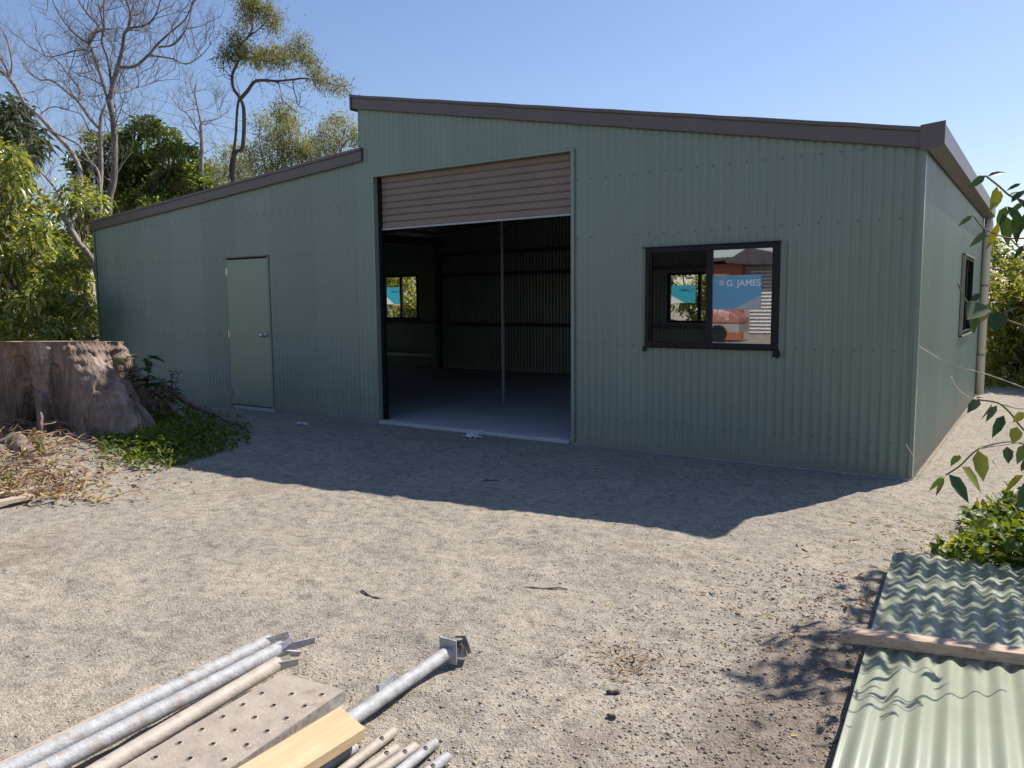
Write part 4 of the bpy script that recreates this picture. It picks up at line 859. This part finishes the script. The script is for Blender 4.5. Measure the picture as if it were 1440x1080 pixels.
for pts, r0 in [([(284, 171), (306, 167), (319, 157)], .016), ([(283, 175), (277, 148), (274, 130), (276, 118)], .018), ([(280, 188), (265, 162), (253, 153), (242, 139)], .018), ([(284, 205), (269, 195), (262, 185), (255, 180)], .014), ([(277, 148), (268, 140), (262, 128)], .012), ([(306, 167), (305, 150), (301, 135)], .01)]:
    limbs4.append((px(pts, T4), r0, r0*0.4))
bark_tree('bare_tree', 'small thin leafless tree standing above the dark evergreen crown', 'tree', g4_, 'bark_pale', limbs4, (1, 0.55, 0.009, 2, 0.3), 'leafless trees left of the shed')

def leafy(name, label, cat, base, m_leaf, m_bark, clumps, r0=0.12, group=None, trunk=None, **kw):
    e = empty(name, tuple(base), label, cat, group); mb = MB(); base = np.array(base, float)
    cs = [np.array(c) for c, R in clumps]; top = np.mean(cs, 0); 
    if trunk: P = smooth_path([base]+trunk, 4)
    else: P = wander(base, np.array([top[0], top[1], max(0.4, top[2]*0.75)]), 8, 0.03)
    limb(mb, P, r0, r0*0.45, 9)
    for c, R in clumps:
        j = int(np.argmin([np.linalg.norm(q-np.array(c))+abs(q[2]-0.6*c[2])*0.6 for q in P])); L = np.linalg.norm(P[j]-np.array(c))
        W_ = wander(P[j], c, 5, 0.08); limb(mb, W_, min(r0*0.4, 0.01+0.012*L), 0.008, 5)
        for _ in range(4):
            limb(mb, wander(W_[3], np.array(c)+rng.normal(size=3)*R*0.55, 4, 0.08), 0.010, 0.004, 4)
    mb.build('trunk', m_bark, e, smooth=True)
    crown_leaves('crown', clumps, m_leaf, e, **kw); return e
def pc(lst, t, jt=0.5): return [(at(u, v, t+rng.normal()*jt), r*t/FPX) for (u, v, r) in lst]
# dark dense evergreen behind the shed's low end
T = 20.0
cl = pc([(118, 225, 20), (135, 205, 20), (175, 200, 22), (200, 182, 20), (215, 178, 15), (190, 225, 28), (225, 215, 22), (240, 195, 16), (252, 205, 18), (265, 225, 20), (278, 245, 18), (288, 265, 18), (160, 240, 28), (210, 250, 32), (245, 250, 30), (180, 275, 30), (215, 285, 30), (150, 285, 26), (265, 275, 26), (295, 285, 18), (125, 250, 22), (310, 285, 14), (230, 300, 30), (140, 310, 28), (185, 305, 26)], T, 0.7)
b_ = at(205, 300, T); leafy('evergreen_tree', 'dense dark evergreen tree behind the low end of the roof', 'tree', (b_[0], b_[1], 0), 'leaf_dense', 'bark_dark', cl, 0.2, per=16, dens=230, L=0.16, W=0.07, droop=0.25)
# small bright bush crown in front of bare trunks
cl = pc([(100, 268, 18), (118, 262, 16), (110, 290, 22), (128, 285, 18), (95, 300, 18), (140, 312, 18), (122, 320, 20), (110, 345, 20), (135, 350, 18), (85, 330, 20), (90, 360, 25), (120, 385, 20)], 14.6, 0.35)
b_ = at(115, 330, 14.8); leafy('shrub', 'bright drooping-leaved small tree at the low corner of the shed', 'tree', (b_[0], b_[1], 0), 'leaf_bright', 'bark_dark', cl, 0.07, per=13, dens=170, L=0.17, W=0.05, droop=0.55)
# big foreground tree mass at the left, behind the stump
cl = [(at(u, v, 13.0+rng.normal()*0.55-0.3), r*13/FPX) for (u, v, r) in [(-60, 200, 40), (-20, 215, 30), (10, 222, 22), (28, 245, 22), (0, 262, 30), (40, 285, 24), (62, 300, 18), (15, 310, 32), (55, 330, 25), (-30, 300, 40), (80, 345, 20), (30, 362, 34), (70, 375, 26), (100, 372, 20), (-20, 380, 40), (105, 400, 22), (55, 415, 32), (15, 425, 34), (90, 435, 28), (118, 430, 16), (120, 455, 16), (40, 455, 30), (-40, 450, 45), (80, 465, 22), (5, 470, 30), (-90, 300, 50), (-100, 400, 50), (-130, 350, 60), (60, 480, 30), (0, 500, 40), (110, 485, 24)]]
b_ = at(0, 400, 13.6); leafy('broadleaf_tree', 'big bright yellow-green drooping-leaved tree filling the left edge behind the stump', 'tree', (b_[0], b_[1], 0), 'leaf_bright', 'bark_dark', cl, 0.16, per=13, dens=190, L=0.155, W=0.052, droop=0.5, simple=False)
cl = pc([(-10, 150, 24), (12, 160, 22), (30, 178, 20), (48, 190, 16), (25, 205, 22), (55, 210, 12), (0, 190, 26), (-40, 170, 40), (40, 220, 16), (-30, 215, 30), (-70, 150, 40)], 15.5, 0.4)
b_ = at(-30, 250, 15.6); leafy('mango_tree', 'grey-green drooping tree crown high at the left edge', 'tree', (b_[0], b_[1], 0), 'leaf_mango', 'bark_dark', cl, 0.16, per=14, dens=130, L=0.24, W=0.05, droop=0.75)
for i, (bu, cl_, lb) in enumerate([(60, [(70, 330, 26), (100, 350, 24), (40, 330, 26), (75, 370, 30), (110, 385, 26), (45, 385, 30), (85, 415, 30), (125, 425, 26), (60, 445, 30), (110, 460, 28), (130, 470, 22), (30, 430, 30)], 'shaded tree behind the drooping-leaved one, nearest the shed end'),
                                   (-40, [(0, 330, 34), (-40, 340, 36), (10, 380, 34), (-30, 400, 36), (-80, 380, 40), (0, 440, 34), (-50, 450, 40)], 'shaded tree behind the big yellow-green one at the left edge')]):
    b_ = at(bu, 400, 16.5); leafy('evergreen_tree', lb, 'tree', (b_[0], b_[1], 0), 'leaf_dense', 'bark_dark', pc(cl_, 16.5, 0.6), 0.09, per=12, dens=110, L=0.18, W=0.07, droop=0.4)
# wispy tree
T = 21.0; b_ = at(327, 300, T); gW = np.array([b_[0], b_[1], 0.0])
wl = [([gW, at(327, 243, T), at(341, 208, T), at(343, 157, T), at(338, 139, T), at(328, 123, T), at(327, 104, T), at(335, 86, T), at(335, 67, T), at(348, 53, T), at(355, 37, T), at(350, 10, T), at(352, -15, T)], 0.062, 0.016),
      ([at(325, 250, T), at(325, 231, T), at(331, 197, T), at(334, 150, T), at(338, 136, T)], 0.045, 0.03)]
for pts, r0 in [([(338, 139), (348, 128), (358, 115), (372, 113), (390, 114), (410, 112), (425, 110)], .055), ([(335, 84), (360, 80), (380, 82), (395, 75), (402, 68)], .03), ([(412, 112), (413, 125), (417, 140), (420, 150)], .018), ([(391, 114), (395, 130), (398, 145)], .015),
                ([(425, 110), (445, 112), (465, 118), (482, 122)], .02), ([(348, 53), (365, 40), (380, 25)], .02), ([(327, 110), (315, 98), (305, 95)], .015), ([(350, 12), (365, 8), (378, 18)], .014)]:
    wl.append((px(pts, T, .5), r0, r0*0.4))
e = bark_tree('wispy_tree', 'tall wispy tree with fine olive foliage behind the low roof', 'tree', gW, 'bark_dark', wl, (1, 0.6, 0.011, 1, 0.2))
cl = pc([(348, -5, 16), (352, 10, 17), (372, 15, 15), (383, 30, 12), (388, 43, 8), (345, 28, 10), (330, 52, 12), (318, 76, 15), (340, 70, 16), (358, 82, 16), (378, 78, 16), (398, 80, 17), (416, 72, 15), (424, 55, 9), (434, 85, 13), (444, 103, 11), (450, 115, 10), (465, 120, 9), (478, 121, 8), (486, 127, 5)], T, 0.5); cl = [(c_, R_*0.82) for c_, R_ in cl]
crown_leaves('crown', cl, 'leaf_wisp', e, per=34, dens=420, L=0.10, W=0.024, droop=0.3, flat=0.8, strands=True)
# lower wispy trees further back
T = 23.0
for i, (bu, cl_, lb) in enumerate([(372, [(400, 158, 18), (412, 175, 16), (392, 178, 15), (366, 168, 12), (380, 195, 18), (408, 200, 20), (355, 212, 16), (395, 225, 22), (370, 238, 20), (340, 228, 15), (425, 215, 18)], 'airy pale olive tree low beside the wispy tall one'),
                                   (450, [(470, 168, 14), (488, 176, 14), (455, 185, 12), (440, 200, 16), (470, 200, 16), (495, 195, 14), (425, 215, 16), (455, 215, 16), (520, 195, 20)], 'airy pale tree just left of the roof step'),
                                   (305, [(318, 215, 14), (300, 235, 16), (325, 240, 16), (345, 250, 16), (290, 250, 14), (310, 260, 20), (275, 262, 16)], 'low grey-green airy tree above the low roof edge')]):
    b_ = at(bu, 300, T+i*0.7); cl = pc(cl_, T+i*0.7, 0.5)
    leafy('airy_tree', lb, 'tree', (b_[0], b_[1], 0), 'leaf_wisp2', 'bark_pale', cl, 0.10, 'airy trees behind the shed', per=24, dens=230, L=0.11, W=0.030, droop=0.3, strands=True)
# greenery behind the shed, seen through the back windows
for i, (x, y, h, lb) in enumerate([(-13.6, 9.6, 2.6, 'bright bush seen through the back window by the roller door'), (-16.0, 10.5, 3.0, 'bush behind the shed, left of the one in the back window'), (-11.4, 10.0, 2.2, 'low bush behind the back wall of the shed'),
                                   (-5.7, 9.8, 3.2, 'leafy bush seen through the front window and the back one'), (-7.6, 10.4, 3.2, 'bush behind the middle of the shed'), (-3.6, 10.2, 2.0, 'bush behind the right part of the shed')]):
    cl = [(np.array([x+rng.normal()*0.75, y+rng.normal()*0.5, rng.uniform(0.35, h)]), rng.uniform(0.35, 0.6)) for _ in range(15)]
    leafy('bush', lb, 'bush', (x, y, 0), 'leaf_hedge', 'bark_dark', cl, 0.05, 'bushes behind the shed', per=12, dens=110, L=0.15, W=0.07, droop=0.3)
# right-hand background
for i, (x, y, h, rr, lb, ml) in enumerate([(0.55, 8.9, 1.5, 0.45, 'low bush touching the foot of the downpipe', 'leaf_hedge'), (1.5, 9.2, 1.9, 0.6, 'mid-height bush right of the downpipe', 'leaf_dense'), (0.95, 10.2, 2.55, 0.7, 'yellow-green tree just past the downpipe', 'leaf_hedge'), (2.5, 11.0, 2.6, 0.9, 'tree at the right edge beyond the shed', 'leaf_hedge'), (0.9, 15.5, 3.2, 1.0, 'darker tree farther behind the downpipe', 'leaf_dense'),
                                           (4.2, 9.5, 2.4, 0.9, 'tree right of the frame edge beyond the gravel', 'leaf_hedge'), (-1.2, 12.5, 2.4, 0.9, 'tree hidden mostly behind the shed side wall', 'leaf_hedge'), (4.5, 14.0, 3.4, 1.1, 'dark tree at the back right', 'leaf_dense')]):
    cl = [(np.array([x+rng.normal()*rr*0.7, y+rng.normal()*rr*0.5, rng.uniform(0.3, h)]), rng.uniform(0.28, 0.55)) for _ in range(34)]
    leafy('bush', lb, 'bush', (x, y, 0), ml, 'bark_dark', cl, 0.07, 'bushes beyond the side wall', per=12, dens=130, L=0.13, W=0.055, droop=0.35)
p = np.array([0.45, 8.6, 0]);
n = 2600; B = np.stack([rng.uniform(-0.4, 2.6, n), rng.normal(8.3, 0.35, n), rng.random(n)**2*0.28], -1)
tag(leaves('grass_verge', B, rng.normal(size=(n, 3))*[.5, .5, .3]+[0, 0, .8], rng.normal(size=(n, 3))+[0, 0, .3], rng.uniform(.08, .2, n), 0.014, 0.4, 'leaf_hedge'), kind='stuff')

# ------------------------------------------------------------------ near shrub at the right
e = empty('broadleaf_shrub', (1.45, -1.7, 0), 'broad-leaved shrub whose branches reach in from the right edge', 'shrub')
mb = MB(); B, Dd, Nn_, Ls_, Ws_ = [], [], [], [], []
def leaf_px(u0, v0, u1, v1, t, wr=0.42, tilt=None, dt=0.0):
    a_ = at(u0, v0, t); b3 = at(u1, v1, t+dt); L = np.linalg.norm(b3-a_); B.append(a_); Dd.append(b3-a_); Ls_.append(L); Ws_.append(L*wr)
    Nn_.append(unit(-FW*0.75+np.array([0, 0, 0.6])+rng.normal(size=3)*0.25) if tilt is None else np.array(tilt, float))
TW = []
def stem_px(pts, t, r=0.004, t2=None, m_=None):
    k = len(pts); (m_ or mb).tube(smooth_path([at(u, v, t+((t2 or t)-t)*i/(k-1)) for i, (u, v) in enumerate(pts)], 4), r, 6)
TA = 4.1
stem_px([(1530, 330), (1480, 300), (1440, 283), (1420, 275), (1405, 262), (1386, 247)], TA, 0.005)
stem_px([(1480, 300), (1455, 330), (1420, 335), (1385, 322), (1369, 303)], TA, 0.004)
stem_px([(1480, 300), (1470, 350), (1440, 352), (1420, 335)], TA, 0.004)
for q in [(1386, 247, 1361, 262, .35), (1388, 248, 1415, 238, .2), (1402, 262, 1392, 295, .5), (1407, 268, 1400, 290, .45), (1368, 303, 1347, 316, .35), (1387, 326, 1363, 344, .28), (1404, 312, 1386, 348, .5), (1410, 300, 1418, 342, .45), (1416, 290, 1440, 318, .5), (1422, 285, 1445, 262, .4), (1430, 280, 1455, 300, .5), (1418, 275, 1442, 268, .3), (1415, 290, 1402, 318, .45), (1425, 300, 1430, 340, .5), (1440, 300, 1432, 330, .5), (1440, 285, 1418, 300, .45), (1445, 320, 1462, 350, .5), (1436, 258, 1415, 266, .3), (1440, 345, 1425, 362, .3), (1424, 350, 1402, 360, .2), (1450, 270, 1470, 240, .4), (1440, 350, 1450, 375, .3)]:
    leaf_px(q[0], q[1], q[2], q[3], TA+rng.normal()*0.08, q[4], dt=rng.normal()*0.04)
TB = 3.5
stem_px([(1540, 480), (1480, 470), (1430, 455), (1405, 445), (1380, 432), (1360, 424), (1352, 410), (1347, 398)], TB, 0.004)
for q in [(1384, 428, 1360, 445, .8), (1395, 432, 1378, 452, .8), (1405, 438, 1398, 464, .8), (1398, 430, 1412, 455, .6), (1366, 424, 1378, 410, .5), (1366, 438, 1370, 466, .5), (1412, 440, 1432, 430, .4), (1385, 440, 1392, 424, .7)]:
    leaf_px(q[0], q[1], q[2], q[3], TB+rng.normal()*0.05, q[4], dt=rng.normal()*0.04)
stem_px([(1540, 590), (1480, 560), (1440, 545), (1390, 527), (1345, 515), (1325, 507), (1292, 487)], 3.3, 0.0028, m_=(tw_ := MB())); TW.append(tw_)
stem_px([(1480, 560), (1440, 575), (1400, 566), (1365, 560), (1347, 547), (1337, 530)], 3.2, 0.0028, m_=(tw_ := MB())); TW.append(tw_)
stem_px([(1460, 618), (1414, 625), (1376, 631)], 2.9, 0.0025, m_=(tw_ := MB())); TW.append(tw_)
stem_px([(1290, 655), (1283, 640), (1274, 625)], 4.6, 0.0025, m_=(tw_ := MB())); TW.append(tw_)
TCc = 2.95
stem_px([(1540, 660), (1480, 640), (1440, 605), (1420, 580), (1402, 566), (1375, 562)], TCc, 0.0035)
stem_px([(1480, 640), (1430, 622), (1395, 625), (1372, 634), (1350, 655), (1330, 668)], TCc, 0.003)
for q in [(1375, 633, 1383, 673, .55), (1352, 656, 1381, 688, .4), (1334, 667, 1363, 703, .5), (1326, 670, 1306, 688, .3), (1328, 671, 1316, 695, .25), (1378, 562, 1360, 578, .5), (1395, 568, 1379, 588, .35), (1402, 570, 1386, 590, .3), (1412, 584, 1395, 612, .4), (1416, 628, 1418, 650, .7), (1430, 600, 1424, 622, .8), (1440, 580, 1424, 592, .6), (1440, 625, 1430, 650, .6), (1448, 640, 1436, 660, .6), (1350, 640, 1337, 652, .3), (1395, 648, 1402, 656, .3), (1460, 600, 1445, 640, .6), (1440, 668, 1412, 690, .5), (1455, 680, 1430, 710, .6)]:
    leaf_px(q[0], q[1], q[2], q[3], TCc+rng.normal()*0.06, q[4], dt=rng.normal()*0.04)
# the body of the shrub, out of frame at the right: it throws the dappled shade on the sheets
hub = np.array([1.55, -1.6, 1.1]); limb(mb, wander((1.45, -1.7, 0), hub, 6, 0.05), 0.03, 0.02, 8)
for i in range(82):
    tx, ty = (rng.uniform(0.12, 0.9), rng.uniform(-3.66, -2.35)) if i < 66 else (rng.uniform(-0.05, 0.45), rng.uniform(-4.0, -3.5))
    hm = max(0.45, (1.03-tx)/0.325)
    if hm > 3.1: continue
    hh = rng.uniform(hm, max(hm+0.1, 2.3)); q0 = np.array([tx+0.353*hh, ty+0.838*hh+0.0, hh+0.1])
    P = wander(hub+rng.normal(size=3)*0.1, q0, 7, 0.06); limb(mb, P, 0.007, 0.003, 4)
    for k in range(9):
        q = q0+rng.normal(size=3)*[0.08, 0.11, 0.08]; d = np.array([rng.normal(), rng.normal(), rng.normal()*0.4])
        if q[0] < 1.0: continue
        B.append(q); Dd.append(d); Nn_.append(unit(rng.normal(size=3)*0.4+[0, 0, 1])); L = rng.uniform(.06, .13); Ls_.append(L); Ws_.append(L*.42)
mb.build('stem', 'stem', e, smooth=True); [t_w.build('dry_twig', 'twig_pale', e, smooth=True) for t_w in TW]
leaves('foliage', np.array(B), np.array(Dd), np.array(Nn_), np.array(Ls_), np.array(Ws_), 0.12, 'leaf_near', e)
# low weeds at the foot
n = 4200; B = np.stack([rng.normal(0.98, 0.27, n), rng.uniform(-2.35, -0.9, n), rng.random(n)], -1)
edge = 0.50+0.08*np.sin(B[:, 1]*7)-0.10*sstep(-1.4, -2.3, B[:, 1]); k = B[:, 0] > edge; B = B[k]; n = len(B)
B[:, 2] = 0.02+B[:, 2]**1.4*0.20*np.clip((B[:, 0]-edge[k])*3+0.12, 0, 1)
tag(leaves('weed_patch', B, rng.normal(size=(n, 3))+[0, 0, .5], rng.normal(size=(n, 3))*0.5+[0, 0, 1], rng.uniform(.05, .12, n), rng.uniform(.02, .05, n), 0.3, 'leaf_weed'), kind='stuff')
n = 500; B = np.stack([rng.normal(0.35, 0.35, n), rng.uniform(-3.8, -1.2, n), np.zeros(n)], -1); B = B[(B[:, 0] < 0.7)]; n = len(B); B[:, 2] = gheight(B[:, 0], B[:, 1])+0.008
tag(leaves('fallen_leaves', B, rng.normal(size=(n, 3))*[1, 1, .2], rng.normal(size=(n, 3))*0.4+[0, 0, 1], rng.uniform(.015, .06, n), rng.uniform(.006, .02, n), 0.05, 'deadleaf'), kind='stuff')
n = 130; B = np.stack([rng.normal(-0.46, 0.10, n), rng.normal(-4.15, 0.08, n), np.zeros(n)], -1); B[:, 2] = gheight(B[:, 0], B[:, 1])+0.006
tag(leaves('dry_grass_tuft', B, rng.normal(size=(n, 3))*[1, 1, .4], rng.normal(size=(n, 3))*0.4+[0, 0, 1], rng.uniform(.03, .07, n), rng.uniform(.004, .009, n), 0.05, 'straw'), kind='stuff')

n = 900; B = np.concatenate([vis_area(n, lambda x, y: np.clip(fbm(x, y, 0.7, 3, 55)*2.2+0.25, 0.03, 1) > rng.random(len(x))), np.zeros((0, 2))]); n = len(B); B = np.c_[B, gheight(B[:, 0], B[:, 1])+0.005]
tag(leaves('leaf_fragments', B, rng.normal(size=(n, 3))*[1, 1, .2], rng.normal(size=(n, 3))*0.4+[0, 0, 1], rng.uniform(.010, .032, n), rng.uniform(.003, .009, n), 0.05, 'deadleaf'), kind='stuff')
# small litter on the gravel
def scrap(name, u, v, L, a_, m_, label, cat, th=0.006, wdt=0.02, bend=0.0):
    p = G3(u, v); z = zt(p[0], p[1]); mb = MB(); pts = []
    for i in range(6):
        t = i/5-0.5; pts.append((p[0]+math.cos(a_)*L*t-math.sin(a_)*bend*math.sin(PI*(t+.5)), p[1]+math.sin(a_)*L*t+math.cos(a_)*bend*math.sin(PI*(t+.5)), z+th*0.8+0.004*math.sin(i*2.1)))
    mb.tube(pts, [th*s for s in (.6, 1, 1.1, .9, 1, .5)], 7); tag(mb.build(name, m_, smooth=True), label, cat)
scrap('stick', 690, 678, 0.12, 0.5, 'bark_dark', 'short dark stick in the shed shadow', 'stick', 0.008, bend=0.02)
scrap('stick', 523, 836, 0.20, 2.9, 'bark_dark', 'dark crooked stick half buried left of centre', 'stick', 0.006, bend=0.015)
scrap('stick', 768, 828, 0.22, 0.55, 'deck', 'tan flat stick bedded in the middle of the gravel', 'stick', 0.006)
scrap('bark_chip', 862, 971, 0.05, 0.6, 'bark_dark', 'dark bark chip below the dry grass tuft', 'chip', 0.009)
scrap('clod', 860, 1006, 0.03, 0.2, 'bark_dark', 'small dark clod near the bottom centre', 'clod', 0.008)
scrap('stick', 1128, 770, 0.16, 2.2, 'bark_dark', 'thin dark stick near the shed corner shadow', 'stick', 0.004, bend=0.02)
for (u, v, s, lb) in ((424, 600, 0.09, 'crumpled pale plastic scrap near the access door'), (662, 614, 0.13, 'crumpled white plastic scrap at the roller door sill')):
    p = G3(u, v); mb = MB(); k = 11
    V = [(p[0]+(i/k-.5)*s*2+rng.normal()*.006, p[1]+(j/k-.5)*s+rng.normal()*.006, zt(p[0], p[1])+0.006+abs(rng.normal())*.018*max(0, 1-((i/k-.5)*2)**2)) for i in range(k+1) for j in range(k+1)]
    mb.add(V, [(i*(k+1)+j, (i+1)*(k+1)+j, (i+1)*(k+1)+j+1, i*(k+1)+j+1) for i in range(k) for j in range(k) if ((i/k-.45)**2+(j/k-.45)**2) < .2+rng.random()*.08])
    tag(mb.build('plastic_scrap', 'plastic'), lb, 'scrap')

# overhead service wires behind the step
for i, (za, zb, lb) in enumerate([((300, 128), (560, 206), 'upper overhead wire behind the roof step'), ((300, 152), (560, 216), 'lower overhead wire behind the roof step')]):
    a_, b2_ = at(za[0]-900, za[1]-230, 30), at(zb[0]+200, zb[1]+62, 24); mb = MB()
    P = [a_+(b2_-a_)*t-np.array([0, 0, 0.5*math.sin(PI*t)]) for t in np.linspace(0, 1, 24)]
    mb.tube(P, 0.008, 5); tag(mb.build('overhead_wire', 'cable'), lb, 'wire', 'overhead wires')

# ================================================================== what stands behind the photographer (mirrored in the pane)
h = empty('house', (-9.5, -24, 0), 'rust-red boarded house with dark gable roof mirrored in the front window', 'house')
mb = MB(); mb.box(-14.5, -8.55, -27, -22, 0, 2.78); mb.build('wall', 'brick_red', h)
mb = MB(); mb.box(-8.54, -4.0, -27, -22.3, 0, 2.7); mb.build('wall', 'greywall', h)
mb = MB(); mb.hexa([(-15, -28, 2.80), (-8.6, -28, 2.90), (-8.6, -21.6, 2.90), (-15, -21.6, 2.80), (-15, -28, 2.90), (-8.6, -28, 3.02), (-8.6, -21.6, 3.02), (-15, -21.6, 2.90)]); mb.build('roof', 'roof_dark', h)
mb = MB(); mb.prism([(-9.0, 2.86), (-8.2, 3.32), (-5.9, 2.75), (-5.9, 2.66), (-8.2, 2.72), (-9.0, 2.80)], -28, -21.5); mb.build('roof', 'roof_dark', h)
mb = MB()
for k in range(18): mb.box(-8.3, -5.0, -22.29, -22.25, 0.25+k*0.13, 0.29+k*0.13)
mb.build('louvre', 'white_trim', h)
mb = MB(); mb.box(-14.6, -8.5, -21.98, -21.9, 2.12, 2.20); mb.build('fascia', 'white_trim', h)
mb = MB()
for i in range(13):
    a_ = PI*i/12
prof = [(-10.1+0.0, 0.65), (-10.1, 0.95), (-9.9, 1.12), (-9.0, 1.18), (-8.2, 1.05), (-7.9, 0.85), (-7.9, 0.65)]
mb.prism(prof, -20.9, -19.8); t_ = empty('trailer', (-9, -20.3, 0), 'low trailer under a faded red cover mirrored in the front window', 'trailer')
mb.build('cover', 'redcover', t_, bevel=0.04)
mb = MB(); mb.box(-10.1, -7.9, -20.9, -19.8, 0.35, 0.64); mb.build('tray', 'greywall', t_)
for x in (-9.4, -8.6):
    mb = MB(); mb.tube([(x, -19.78, 0.3), (x, -19.6, 0.3)], 0.3, 20); mb.build('wheel', 'black', t_)

print('objects', len(bpy.data.objects), 'verts', sum(len(m.vertices) for m in bpy.data.meshes))
